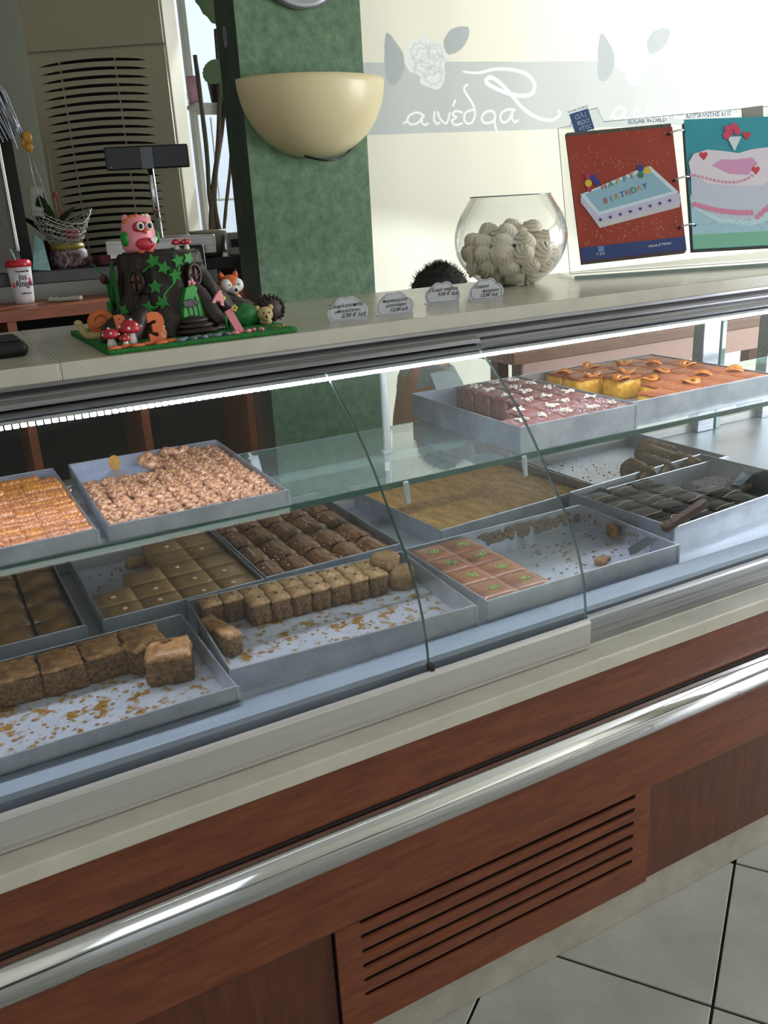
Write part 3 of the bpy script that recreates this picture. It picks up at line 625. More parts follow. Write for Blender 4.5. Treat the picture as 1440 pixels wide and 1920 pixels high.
M().gbox(.485, .415, .028, (24, 20, 2), .004, .0022, 30, 2).obj('sheet', KADA, t, True)
m = M()
for _ in range(420):
    x, y = random.uniform(-.235, .235), random.uniform(-.2, .2); a = random.uniform(0, pi); L = random.uniform(.006, .02); m.tube([(x, y, .028), (x + L * cos(a), y + L * sin(a), .031), (x + L * 2 * cos(a + .5), y + L * 2 * sin(a + .5), .028)], .0006, 3, cap=False)
m.obj('shreds', mat('pale_shred', '#d9b678', .6), t, kind='stuff')
B5 = tray('mostly empty tray with a few brown shredded pastry rolls', (1.73, .74, DZ), rad(2), .46, .40)
crumbs(B5, 140, -.2, .05, -.15, .18, KADB, (.0008, .003), 'brown crumbs on the bare white floor of the shredded roll tray')
for k, (x, y, a, L, r, wd) in enumerate([(-.05, -.135, .1, .11, .034, 'cut end facing the camera, leftmost'), (.03, -.115, .3, .12, .033, 'second from the left'), (.10, -.06, .3, .13, .034, 'with pale flakes, in the middle'), (.125, -.14, .2, .11, .030, 'at the front right'), (.17, .0, .4, .12, .030, 'at the back right')]):
    mm = M(); vs = []; fs = []; N = 10; n = 12
    for i in range(N + 1):
        u = i / N; e = min(1, .8 + 2 * min(u, 1 - u))
        for j in range(n): q = r * e * (1 + .18 * noise.noise(Vector((u * 6 + k * 4, 3 * cos(2 * pi * j / n), 3 * sin(2 * pi * j / n))))); vs.append(((u - .5) * L, q * cos(2 * pi * j / n), r + q * sin(2 * pi * j / n)))
    for i in range(N):
        for j in range(n): l = (j + 1) % n; fs.append((i * n + j, i * n + l, (i + 1) * n + l, (i + 1) * n + j))
    fs.append(list(range(n))); fs.append([N * n + j for j in range(n)][::-1])
    o = mm.add(vs, fs).obj('shredded_roll', KADB, None, True); o.location = place(B5, x, y); o.rotation_euler = (0, 0, a + 1.2)
    tag(o, 'brown shredded pastry roll in the right back tray, ' + wd, 'pastry', 'shredded pastry rolls')
# ================================================================ LOWER DECK, FRONT ROW
F1 = tray('syrup stained tray at the front left with large walnut cake pieces', (.106, .29, DZ), 0, .495, .318, .048, True)
for k in range(6):
    t = piece('walnut_cake_piece', '', 'cake', 'large walnut cake pieces in the front left tray', .0725, .080, .052, WAL, WALT, 9, .006, .003, k * 11, .007, -.001, 6)
    x = -.205 + k * .0725; t.location = place(F1, x, .108 - (.006 if k in (1, 3) else 0)); t.rotation_euler = (0, 0, random.uniform(-.02, .02))
    t['label'] = 'large walnut cake piece in the front left tray, ' + ['first from the left edge', 'second from the left, set forward', 'third from the left', 'fourth from the left, set forward', 'fifth from the left', 'at the back right corner'][k]
t = piece('walnut_cake_piece', 'large walnut cake piece standing alone at the right side of the front left tray', 'cake', 'large walnut cake pieces in the front left tray', .08, .075, .056, WAL, WALT, 5, .006, .006, 91, .009, .002, 4); t.location = place(F1, .185, .022); t.rotation_euler = (0, 0, -.25)
M().box(-.008, .008, -.003, .003, 0, .005, T((.0, .01, .059), .4)).obj('nut', mat('walnut_half', '#6d4423', .6), t)
t = piece('walnut_cake_piece', 'small walnut cake corner piece leaning behind the lone piece at the right side', 'cake', 'large walnut cake pieces in the front left tray', .06, .05, .054, WAL, WALT, 4, .006, .005, 97, .008, .002, 3); t.location = place(F1, .15, .078); t.rotation_euler = (0, 0, .5)
crumbs(F1, 160, -.23, .13, -.11, .05, mat('amber_crumb', '#a97d2e', .4, 0, '#8a5f20', 80), (.001, .0045), 'amber crumbs and syrup flakes on the front left tray', flat=.25)
F2 = tray('syrup stained tray with a double row of small walnut cubes', (.612, .33, DZ), rad(-3.5), .478, .318, .048, True)
k = 0
SQ = mat('small_cube_top', '#cba274', .5, 0, '#9a7046', 50, .8, 160, coat=.2)
for i in range(9):
    for j in range(2):
        if i == 0 and j == 0 or i == 1 and j == 0: continue
        t = piece('walnut_cube', 'small walnut cake cube, ' + rc(j, i), 'cake', 'small walnut cubes in the front middle tray', .0425, .0445, .048, WAL, SQ, 6, .003, .004, i * 5 + j, .007, .0, 4, .0015)
        t.location = place(F2, -.20 + i * .0425, .132 - (1 - j) * .045); t.rotation_euler = (0, 0, random.uniform(-.04, .04))
        M().sph((random.uniform(-.004, .004), 0, .050), (.006, .0045, .004), 7, 5).obj('nut', mat('walnut_half', '#6d4423', .6), t, True)
t = piece('walnut_wedge', 'long walnut cake wedge leaning at the left wall of the middle front tray', 'cake', None, .035, .11, .046, WAL, WALT, 5, .004, .004, 7, .008, .001, 3); t.location = place(F2, -.212, .02); t.rotation_euler = (0, 0, .22)
for q, (x, y, z, s_, wd) in enumerate([(.185, .125, .03, 1.5, 'crumbled walnut lump heaped at the back right end of the cube row'), (.205, .09, .003, 1.6, 'broken walnut cake lump at the right side of the middle front tray'), (.165, .12, .042, 1.0, 'small ring shaped crumb lump on top of the last walnut cube')]):
    o = M().gbox(.035 * s_, .032 * s_, .026 * s_, (5, 5, 4), .006, .006, 60, q * 9).obj('walnut_lump', mat('pale_walnut', '#a9835a', .7, 0, '#7f5c39', 60, .9, 160), None, True); o.location = place(F2, x, y, z); o.rotation_euler = (0, 0, q); tag(o, wd, 'cake')
crumbs(F2, 170, -.19, .2, -.14, .04, mat('amber_crumb', '#a97d2e'), (.001, .0045), 'amber crumbs and syrup flakes on the middle front tray', flat=.25)
F3 = tray('front tray with pistachio rose cake at its left, otherwise bare', (1.117, .315, DZ), rad(-.5), .495, .322, .05)
cw = .076
for i in range(2):
    for j in range(4):
        if i == 1 and j == 0: pass
        t = piece('pistachio_cake_piece', 'rose brown pistachio cake piece, ' + rc(j, i), 'cake', 'pistachio cake pieces in the front tray', cw, cw, .046, YELC, PINKC, 5, .0008, .001, i * 3 + j, .005, .0, 3, .001)
        t.location = place(F3, -.203 + i * cw, -.115 + j * cw)
        mm = M()
        for _ in range(34):
            a = random.uniform(0, 2 * pi); q = random.uniform(0, .017); mm.sph((q * cos(a), q * sin(a) * .8, .0475), (.0028, .0016, .0018), 5, 4)
        mm.obj('pistachio_topping', PIST, t, True)
crumbs(F3, 120, -.06, .22, -.14, .15, CRUMB, (.001, .004), 'brown crumbs on the scraped part of the pistachio cake tray', flat=.4)
o = M().gbox(.05, .025, .012, (6, 4, 2), .004, .006, 70, 4).obj('cake_scrap', CRUMB, None, True); o.location = place(F3, .13, -.06); o.rotation_euler = (0, 0, .4); tag(o, 'brown cake scrap lying beside the knife blade in the bare tray', 'cake')
o = M().gbox(.04, .012, .03, (6, 2, 4), .004, .005, 70, 6).obj('cake_scrap', CRUMB, None, True); o.location = place(F3, .235, .03, .012); o.rotation_euler = (0, 0, 1.5); tag(o, 'brown crust stuck to the right wall of the bare tray behind the knife', 'cake')
m = M()
for _ in range(90):
    x = random.uniform(-.05, .24); m.sph((x, .1585, random.uniform(.010, .038)), (random.uniform(.003, .016), .0012, random.uniform(.003, .010)), 8, 4)
for _ in range(40): m.sph((.2445, random.uniform(-.1, .15), random.uniform(.01, .042)), (.0012, random.uniform(.001, .005), random.uniform(.001, .004)), 6, 4)
o = m.obj('baked_residue', mat('baked_residue', '#4a3220', .7, 0, '#6d5030', 90), None, True); o.location = F3.location; o.rotation_euler = F3.rotation_euler; tag(o, 'dark baked residue on the back and right walls of the bare tray', 'crumbs', kind='stuff')
# knife
KN = thing('knife', 'wooden handled serving knife resting across the right rim of the bare tray', 'knife', (1.33, .20, .80))
p0, p1 = Vector((0, 0, 0)), Vector((.155, .004, .066)); dr = (p1 - p0).normalized()
kf = frame((0, 0, 0), dr, Vector((0, 1, 0)))
M().prism([(-.0, -.010), (.012, .016), (.10, .016), (.10, -.016), (.01, -.016)], -.0006, .0006, T((1.30 - 1.33, .235 - .2, .006), rad(-8), 0, rad(-22))).obj('blade', mat('knife_blade', '#b3bac8', .2, 1), KN)
hd = [(.0, -.012), (.012, -.0135), (.055, -.011), (.10, -.0135), (.122, -.010), (.124, .006), (.112, .012), (.055, .010), (.012, .0125), (0, .011)]
HT = T((1.395 - 1.33, .226 - .2, .046), rad(-8), 0, rad(-22))
M().prism(hd, -.008, .008, HT).obj('handle', mat('rosewood', '#4b2a22', .4, 0, '#38201a', 30, .1, 60, (1, 6, 6)), KN, bev=.004, seg=3)
for x in (.018, .055): M().lathe([(.0035, .0078), (.0035, .0088)], 10, HT @ T((x, 0, 0))).obj('rivet', mat('brass', '#c9b37a', .25, 1), KN)
# F4 chocolate cake in the navy tray
F4 = tray('dark blue lined tray of glossy chocolate cake', (1.66, .40, DZ), rad(4.5), .51, .33, .058, False, TRAYNAVY, TRAYM)
cw, cd = .083, .076
for i in range(4):
    for j in range(4):
        if i == 3 and j > 1: continue
        t = piece('chocolate_cake_piece', 'glossy chocolate cake square with drizzle and painted highlight, ' + rc(j, i), 'cake', 'chocolate cake squares in the blue tray', cw, cd, .046, CHOCS, CHOC, 6, .0015, .0025, i * 5 + j, .01, .0, 2, .0015)
        t.location = place(F4, -.206 + i * cw, -.12 + j * cd)
        mm = M()
        for q in range(1):  # cream drizzle that doubles as a painted highlight streak on the glaze
            y0 = random.uniform(-.025, .025); mm.tube(catmull([(-.038, y0, .0495), (-.012, y0 + random.uniform(-.01, .01), .0535), (.015, y0 + random.uniform(-.01, .01), .0535), (.038, y0 + .01, .0495)], 4), .0006, 5)
        mm.obj('drizzle_highlight', mat('pale_drizzle_highlight', '#b9a98c', .4), t, True)
mm = M().gbox(.14, .12, .02, (8, 8, 2), .004, .006, 50, 3); o = mm.obj('coconut_crumbs_heap', mat('grey_coconut', '#7d7678', .8, 0, '#3a302e', 120, .8, 160), None, True); o.location = place(F4, .165, .04); tag(o, 'loose coconut and chocolate crumbs heaped at the right of the blue tray', 'crumbs', kind='stuff')
o = M().prism([(-.02, -.012), (.06, -.016), (.07, .0), (.06, .016), (-.02, .012)], 0, .001, T((0, 0, 0), .3, 0, -.2)).obj('cake_server', mat('knife_blade', '#b3bac8'), None); o.location = place(F4, .19, -.01, .03)
tag(o, 'steel cake server blade lying in the blue tray at its right', 'cake server')
# ================================================================ ON THE COUNTERTOP
CZ = 1.3452
# ---- cloud shaped price tags
def cloud(n=10):
    pts = []
    for cx, cz, r, a0, a1 in ((.019, .016, .019, 205, 95), (.032, .030, .0165, 165, 62), (.052, .031, .0165, 118, 12), (.066, .017, .019, 82, -32)):
        pts += [(cx + r * cos(rad(a0 + (a1 - a0) * i / n)), cz + r * sin(rad(a0 + (a1 - a0) * i / n))) for i in range(n + 1)]
    return [(.006, 0)] + pts + [(.080, 0)]
CL = [(x - .0425, max(z, 0)) for x, z in cloud()]
def price_tag(label, loc, rz, lines, outline=False, s=1.0):
    t = thing('price_tag', label, 'price tag', loc, rz, 'cloud shaped price tags'); t.scale = (s, s, s)
    P = XZ(0, 0, 0) @ T((0, 0, 0), 0, rad(0))
    M().prism(CL, -.0006, .0006, P).obj('cloud_card', PAPER, t)
    M().box(-.040, .040, -.004, .012, 0, .0008).obj('foot', PAPER, t)
    o = M(); inn = [(x * .88, .003 + z * .88) for x, z in CL]; o.ribbon(inn + inn[:1], .0009 if outline else .0007, P, z=.0007, k=2)
    o.obj('outline', mat('grey_outline', '#4d5058' if outline else '#8f929c', .6) if outline else mat('pale_outline', '#9da0aa', .6), t)
    z = .027
    for q, (ln, sz, dx) in enumerate(lines): text(ln, sz, INK, t, P @ T((dx, z - q * .0098, .0008), rad(2)), 'handwriting', shear=.35, bold=.0)
    return t
price_tag('cloud price tag nearest the cake, handwritten with 2,90', (.792, .525, CZ), rad(-13), [('Σουφλατόπιτα', .0105, -.004), ('μπουγάτσες', .0095, 0), ('2,90 € τμχ', .0115, .012)], s=1.0)
price_tag('cloud price tag second from the cake, handwritten with 12,00', (.905, .53, CZ), rad(-13), [('παραγγελία', .0095, 0), ('κανταΐφια', .0095, .002), ('12,00 κιλ', .0105, .008)], s=.98)
price_tag('cloud price tag with dark outline in front of the black hair, reading 9,00', (1.079, .62, CZ), rad(-13), [('Γλυκά ταψιού', .0105, .002), ('9,00 € τμχ', .0108, .012)], True, 1.0)
price_tag('cloud price tag just left of the glass bowl, reading 13,00', (1.179, .592, CZ), rad(-13), [('Ταψιού', .010, -.012), ('διάφορα', .010, .010), ('13,00 τμχ', .0108, .006)], True, 1.0)
# ---- bowl of meringues
BW = thing('glass_bowl', 'round clear glass bowl filled with meringues on the marble countertop', 'bowl', (1.43, .84, CZ))
bpf = [(.001, .002), (.055, .002), (.075, .006), (.108, .030), (.133, .062), (.146, .10), (.145, .135), (.133, .172), (.115, .202), (.103, .221)]
bpo = [(v.x, v.y) for v in catmull([(a, b, 0) for a, b in bpf], 4)]
BG = clear_glass('bowl_glass', (.982, .99, .986), .03, 2.8)
M().lathe(bpo, 48, closed=False).obj('bowl_wall', BG, BW, True).data
bm_ = bpy.data.objects['bowl_wall']; so = bm_.modifiers.new('thick', 'SOLIDIFY'); so.thickness = .0025
M().tube([(.103 * cos(2 * pi * i / 40), .103 * sin(2 * pi * i / 40), .2215) for i in range(40)], .0016, 6, closed=True).obj('bowl_rim', GEDGEL, BW, True)
MER = mat('meringue', '#ece4d4', .7, 0, '#e0d3bf', 12)
def mer_mesh(seed):
    mm = M(); vs = []; fs = []; N = 12; n = 42; R = .030 + .002 * (seed % 3)
    for i in range(N + 1):
        u = i / N
        r = R * (1 - u) ** .62 * (1 if i else .9); z = .040 * (u ** .9) + .004 * sin(u * pi)
        for j in range(n):
            a = 2 * pi * j / n; tw = u * 2.6; k = 1 + (.46 * abs(cos(3.5 * a)) ** .8 - .28) * (1 - .2 * u)
            q = r * k; vs.append((q * cos(a + tw), q * sin(a + tw), z))
    for i in range(N):
        for j in range(n): l = (j + 1) % n; fs.append((i * n + j, i * n + l, (i + 1) * n + l, (i + 1) * n + j))
    fs.append(list(range(n))[::-1])
    return mm.add(vs, fs).jit(.0010, 60, seed).mesh('meringue', MER, True)
mv = [mer_mesh(k) for k in range(3)]
pos = []; rs = random.Random(11)
layers = [(.028, .062, 6, 1), (.054, .096, 10, 2), (.084, .108, 12, 4), (.112, .098, 10, 5), (.136, .060, 4, 1)]
for z, R, n, inner in layers:
    for i in range(n): a = 2 * pi * i / n + z * 40; pos.append((R * cos(a), R * sin(a), z, a, True))
    for i in range(inner): a = 2 * pi * i / max(inner, 1) + z * 20; pos.append((R * .42 * cos(a) if inner > 1 else 0, R * .42 * sin(a) if inner > 1 else 0, z + .008, a, False))
for k, (x, y, z, a, out) in enumerate(pos):
    o = bpy.data.objects.new('meringue', mv[k % 3]); COL.objects.link(o)
    dirv = Vector((cos(a) * 1.0, sin(a) * 1.0, rs.uniform(-.2, .9) + (.9 if z > .1 else 0))) if out else Vector((rs.uniform(-.4, .4), rs.uniform(-.9, 0), .7))
    o.rotation_euler = dirv.to_track_quat('Z', 'Y').to_euler(); s_ = rs.uniform(.84, 1.0) * (.95 if out else 1)
    o.location = Vector((1.43 + x, .84 + y, CZ + z)) - dirv.normalized() * .012; o.scale = (s_, s_, s_)
    tag(o, 'cream coloured swirled meringue heaped inside the round glass bowl', 'meringue', 'meringues in the glass bowl')
# ---- acrylic stand with the open ring binder
yaw = rad(-20); ST = thing('catalogue_stand', 'clear acrylic leaning stand carrying the open cake catalogue', 'stand', (1.64, .806, CZ), yaw)
LN = rad(17); SP = frame((0, 0, .012), (1, 0, 0), (0, sin(LN), cos(LN)))
M().box(-.03, .72, -.035, .10, 0, .008).obj('base_sheet', ACRYL, ST, bev=.001)
M().box(-.03, .72, -.037, -.0335, -.0, .009).obj('base_front_edge', GEDGEL, ST)
outl = [(-.03, 0), (.72, 0), (.72, .43), (.10, .402), (.085, .44), (.02, .425), (.005, .395), (-.03, .39)]
M().prism(outl, -.004, -.001, SP).obj('back_sheet', ACRYL, ST)
e = M(); e.ribbon(outl + outl[:1], .0018, SP, z=-.001, smooth=False); e.obj('sheet_edge', GEDGEL, ST)
BLUE = mat('logo_blue', '#3f5f95', .5); NAVYP = mat('navy_print', '#23376f', .5)
lg = M().prism([(-.028, -.028), (.028, -.028), (.028, .028), (-.028, .028)], 0, .0006, SP @ T((.038, .405, 0), rad(14))).obj('logo_square', BLUE, ST)
LP = SP @ T((.038, .405, .0008), rad(14))
LW = mat('pale_logo_ink', '#b9c6dd', .5)
text('αλι', .022, LW, ST, LP @ T((0, .009, 0)), 'logo_lettering', shear=.2); text('πρα', .02, LW, ST, LP @ T((0.002, -.008, 0)), 'logo_lettering', shear=.2); text('ντης', .018, LW, ST, LP @ T((.002, -.023, 0)), 'logo_lettering', shear=.2)
text('SUGAR WORLD', .0085, BLUE, ST, LP @ T((0, .031, 0)), 'small_lettering'); text('ΑΛΙΠΡΑΝΤΗΣ', .0085, BLUE, ST, LP @ T((0, -.036, 0)), 'small_lettering')
text('SUGAR WORLD', .0155, BLUE, ST, SP @ T((.168, .392, .0008), rad(1.5)), 'stand_lettering', 'LEFT', bold=.0)
text('ΑΛΙΠΡΑΝΤΗΣ ΕΠΕ', .0155, BLUE, ST, SP @ T((.335, .400, .0008), rad(1.5)), 'stand_lettering', 'LEFT')
M().prism([(.50, .385), (.56, .38), (.562, .425), (.50, .42)], .0, .004, SP).obj('tape_patch', mat('grey_tape', '#97978f', .7), ST)
# binder
BK = thing('ring_binder', 'open ring binder of cake photographs, red page left and turquoise page right', 'binder', (1.64, .806, CZ), yaw)
def pg(x0, y0, x1, y1, ang): return SP @ T((x0, y0, .006), ang)
PL = SP @ T((-.002, .026, .016), rad(2.4)); PR = SP @ T((.318, .040, .014), rad(-.6))
stk = mat('page_stack', '#3b3733', .7, 0, '#6b665c', 400, 0, 20, (1, 1, .01))
M().box(.004, .300, -.004, .345, -.016, -.0006, PL).obj('page_stack', stk, BK); M().box(.002, .30, -.004, .345, -.016, -.0006, PR).obj('page_stack', stk, BK)
def page(nm, col, col2, PP, w, h):
    mm = M(); vs = []; fs = []
    for i in range(13):
        u = i / 12; z = .0015 * sin(u * pi) + .001
        vs += [(u * w, 0, z), (u * w, h, z)]
    for i in range(12): fs.append((2 * i, 2 * i + 2, 2 * i + 3, 2 * i + 1))
    return mm.add(vs, fs, PP).obj(nm, mat(nm + '_print', col, .25, 0, col2, 6, contrast=(.2, .8)), BK, True)
page('red_page', '#a8402f', '#8a3226', PL, .302, .335); page('turquoise_page', '#2f93a8', '#3ba3b4', PR, .305, .352)
def pr(name, col, PP, polys, z=.0032, parent=None, rough=.3):
    mm = M()
    for k, p in enumerate(polys): mm.prism(p, z + k * 1e-5, z + .0002 + k * 1e-5, PP)
    return mm.obj(name, mat('print_' + col[1:], col, rough), parent or BK)
# left page: rectangular blue cake, balloons, HAPPY BIRTHDAY, confetti, navy footer
pr('footer_band', '#2c4079', PL, [[(.001, .001), (.301, .001), (.301, .038), (.001, .038)]])
pr('cake_board_print', '#c9c9cf', PL, [[(.02, .155), (.062, .085), (.295, .118), (.300, .135), (.25, .155)]])
pr('cake_side_print', '#c4bfdc', PL, [[(.018, .172), (.018, .155), (.06, .098), (.298, .130), (.300, .155), (.2, .175)]], .0034)
pr('cake_top_print', '#cfe0ea', PL, [[(.018, .178), (.062, .118), (.298, .158), (.225, .235), (.20, .232)]], .0036)
pr('cake_icing_print', '#8fb8cc', PL, [[(.032, .178), (.066, .128), (.280, .162), (.222, .224), (.20, .222)]], .0038)
pr('balloon_print', '#2f3c8a', PL, [circ(.060, .218, .009), circ(.07, .205, .009)], .0042); pr('balloon_print', '#2f3c8a', PL, [circ(.196, .232, .010)], .0042)
pr('balloon_print', '#d8b93a', PL, [circ(.045, .206, .010)], .0043); pr('balloon_print', '#d8b93a', PL, [circ(.215, .224, .010)], .0043)
pr('balloon_print', '#a33550', PL, [circ(.045, .224, .009)], .0041); pr('balloon_print', '#a33550', PL, [circ(.045, .190, .008)], .0041)
pr('balloon_print', '#3d7a52', PL, [circ(.194, .214, .009)], .0044)
for s_, x0, y0, sp_ in (('HAPPY', .088, .186, .0205), ('BIRTHDAY', .088, .148, .0165)):
    for k, ch in enumerate(s_):
        text(ch, .022, mat('print_l%d' % (k % 4), ['#b9402f', '#3d7a52', '#c98a2f', '#35509a'][k % 4], .4), BK, PL @ T((x0 + k * sp_, y0 + k * (.0052 if s_ == 'HAPPY' else .0040), .0043), rad(8)), 'printed_letter')
pr('icing_dots_print', '#3b3a6e', PL, [circ(.066 + i * .029, .106 + i * .0046, .004) for i in range(8)], .0044)
rs = random.Random(5)
cf = [circ(rs.uniform(.01, .29), rs.choice((rs.uniform(.042, .09), rs.uniform(.05, .15), rs.uniform(.235, .335), rs.uniform(.21, .26))), .0013, 5) for _ in range(150)]
pr('confetti_print', '#d8b3a0', PL, [c for c in cf if not (.02 < c[0][0] and .10 < c[0][1] < .235)], .0033)
text('T 579', .010, mat('print_white', '#e0e2ea', .4), BK, PL @ T((.055, .012, .0036)), 'page_number'); text('Minnie & Mickey', .010, MATS['print_white'], BK, PL @ T((.225, .02, .0036), rad(3)), 'page_title', shear=.4)
pr('tiny_logo_print', '#6f8cc4', PL, [[(.05, .022), (.066, .022), (.066, .036), (.05, .036)]], .0035)
# right page: heart cake
pr('table_print', '#a9cfe0', PR, [[(.002, .036), (.304, .036), (.304, .10), (.15, .09), (.002, .15)]])
pr('footer_band', '#7fc0a6', PR, [[(.001, .001), (.304, .001), (.304, .040), (.001, .040)]], .0034)
hs = [(.008, .205), (.004, .235), (.02, .258), (.06, .268), (.11, .262), (.15, .255), (.19, .264), (.235, .268), (.275, .25), (.285, .22), (.27, .195), (.215, .165), (.15, .165), (.06, .175)]
hsb = [(.008, .21), (.006, .14), (.02, .115), (.08, .085), (.16, .07), (.19, .075), (.235, .10), (.285, .14), (.286, .22)]
pr('cake_board_print', '#c2e0ea', PR, [[(.0, .14), (.01, .11), (.08, .07), (.18, .055), (.24, .075), (.30, .13), (.30, .17)]], .0035)
pr('cake_side_print', '#c6cde0', PR, [hsb], .0037)
pr('cake_top_print', '#e3dbe8', PR, [hs], .0039)
pr('heart_print', '#d79ac4', PR, [[(.07, .225), (.10, .24), (.14, .238), (.19, .242), (.205, .225), (.175, .195), (.12, .20)]], .0041)
pr('rosette_print', '#d987a8', PR, [circ(.014 + i * .0125, .122 - .0045 * i + .00017 * i * i, .0075, 10) for i in range(14)] + [circ(.195 + i * .0125, .080 + i * .009, .0078, 10) for i in range(8)], .0043)
pr('piping_print', '#d79ab2', PR, [circ(.008 + i * .0112, .203 - .0026 * i - .0002 * i * i + .00002 * i ** 3, .0042, 8) for i in range(18)], .0044)
HRT = [(0, -.011), (.012, .003), (.011, .010), (.005, .012), (0, .008), (-.005, .012), (-.011, .010), (-.012, .003)]
pr('small_heart_print', '#cf3f4e', PR, [[(x + cx, y + cy) for x, y in HRT] for cx, cy in ((.048, .250), (.198, .205), (.178, .300))], .0046)
pr('balloon_bunch_print', '#d0476a', PR, [circ(.135 + .016 * cos(k), .315 + .012 * sin(k * 1.7), .0105) for k in range(5)], .0046)
pr('balloon_string_print', '#d9e4ee', PR, [[(.138, .262), (.140, .262), (.162, .30), (.120, .30)]], .0045)
cf = [circ(rs.uniform(.004, .30), rs.choice((rs.uniform(.27, .345), rs.uniform(.045, .09))), .0012, 5) for _ in range(90)]
pr('confetti_print', '#2a6f86', PR, cf, .0036)
pr('tiny_logo_print', '#6f8cc4', PR, [[(.28, .022), (.296, .022), (.296, .040), (.28, .040)]], .0037)
for hy in (.062, .19, .315):
    M().tube([(.288, hy, .001), (.293, hy + .002, .014), (.310, hy + .004, .018), (.326, hy + .004, .014), (.332, hy + .004, .002)], .0026, 8, PL).obj('binder_ring', CHROME, BK, True)
    M().prism(circ(.288, hy, .0045), .0032, .0036, PL).prism(circ(.333, hy + .004, .0045), .0032, .0036, PL).obj('punch_hole', INK, BK)
# ---- black card reader at the left end
CR = thing('card_reader', 'black rounded card reader at the left end of the countertop', 'card reader', (.125, .64, CZ), rad(0))
M().box(-.06, .058, -.075, .06, 0, .026).obj('shell', BLACK, CR, bev=.011, seg=4)
M().box(-.05, .048, -.062, .045, .0262, .0282).obj('lid_panel', mat('black_matt', '#15181d', .6), CR, bev=.001)
# ================================================================ THE STUMP CAKE
BR = mat('dark_chocolate_fondant', '#2a1a14', .5, 0, '#1c110d', 24, .5, 60, (1, 1, .4)); GR = mat('green_fondant', '#1f8a2e', .55, 0, '#187a26', 60, .2, 200)
GRD = mat('dark_green_fondant', '#14702a', .6, 0, '#0f5a20', 60, .3, 120); OR = mat('orange_fondant', '#cf6b3a', .5); PK = mat('pink_fondant', '#d98592', .5); RD = mat('red_fondant', '#b0202e', .4); WH = mat('white_fondant', '#dcd8d4', .55); BE = mat('beige_fondant', '#b59f72', .6); GY = mat('grey_fondant', '#6d7680', .6); PKO = mat('pink_owl', '#dc8492', .45, coat=.1); BKF = mat('black_fondant', '#0e0c0c', .35)
BD = thing('cake_board', 'square green grass covered cake board on the countertop', 'cake board', (.473, .632, CZ))
g = M().gbox(.355, .354, .008, (60, 60, 1), 0, .0016, 90, 3); g.obj('grass_icing', mat('green_grass_icing', '#1d7a2c', .8, 0, '#14661f', 200, .9, 300), BD, True)
for k in range(6): M().gbox(.024, .013, .005, (4, 3, 1), .002, .001, 80, k, T((-.163 + k * .0205, -.166 + (k % 2) * .006, .008), rad(8))).obj('orange_brick', OR, BD, True)
for k in range(9): M().sph((0, 0, 0), (.0095, .006, .004), 12, 6, T((-.045 + k * .0112, -.168 + .008 * (k % 2) + k * .001, .010), k)).obj('grey_stone', GY, BD, True)
for k in range(5): M().sph((0, 0, 0), (.0085, .005, .004), 12, 6, T((.060 + k * .0135, -.160 + .006 * (k % 2) + k * .002, .010), k * .4)).obj('pink_stone', PK, BD, True)
crumbs_me = M()
for _ in range(30): crumbs_me.sph((.165 + random.uniform(-.012, .008), -.13 + random.uniform(-.015, .015), .009), .0014, 5, 4)
for _ in range(24): crumbs_me.sph((-.15 + random.uniform(-.012, .012), .02 + random.uniform(-.01, .01), .009), .0014, 5, 4)
crumbs_me.obj('sugar_pearls', mat('gold_pearls', '#c9a860', .4), BD, kind='stuff')
STX, STY, STZ = .46, .66, 1.354
SC_ = thing('stump_cake', 'dark brown tree stump fondant cake with green door and ivy', 'cake', (STX, STY, STZ))
prf = [(.0, .128), (.02, .112), (.05, .096), (.075, .086), (.11, .080), (.14, .078), (.146, .074)]
def rad_at(z):
    for (z0, r0), (z1, r1) in zip(prf, prf[1:]):
        if z <= z1: return r0 + (r1 - r0) * (max(z, z0) - z0) / (z1 - z0)
    return prf[-1][1]
mm = M(); vs = []; fs = []; N = 26; n = 72
for i in range(N + 1):
    z = .146 * i / N
    for j in range(n):
        a = 2 * pi * j / n; k = 1 + .035 * sin(13 * a + z * 20) * (1 - .3 * i / N) + .02 * sin(29 * a - z * 30) + (.10 * max(0, sin(3 * a + 1)) ** 2) * (1 - z / .146) ** 2
        vs.append((rad_at(z) * k * cos(a), rad_at(z) * k * sin(a), z))
for i in range(N):
    for j in range(n): l = (j + 1) % n; fs.append((i * n + j, i * n + l, (i + 1) * n + l, (i + 1) * n + j))
fs.append([N * n + j for j in range(n)]); fs.append(list(range(n))[::-1])
mm.add(vs, fs).obj('trunk', BR, SC_, True)
m = M()
for k in range(4): m.tube([((.066 - k * .016) * cos(2 * pi * i / 30), (.066 - k * .016) * sin(2 * pi * i / 30), .146) for i in range(30)], .0035, 6, closed=True)
m.obj('top_rings', BR, SC_, True)
def on(thd, z, off=0):
    a = rad(thd); r = rad_at(z) * 1.03 + off; return Vector((r * cos(a), r * sin(a), z))
def onf(thd, z, off=.003):
    a = rad(thd); return frame(on(thd, z, off), (-sin(a), cos(a), 0), (0, 0, 1))
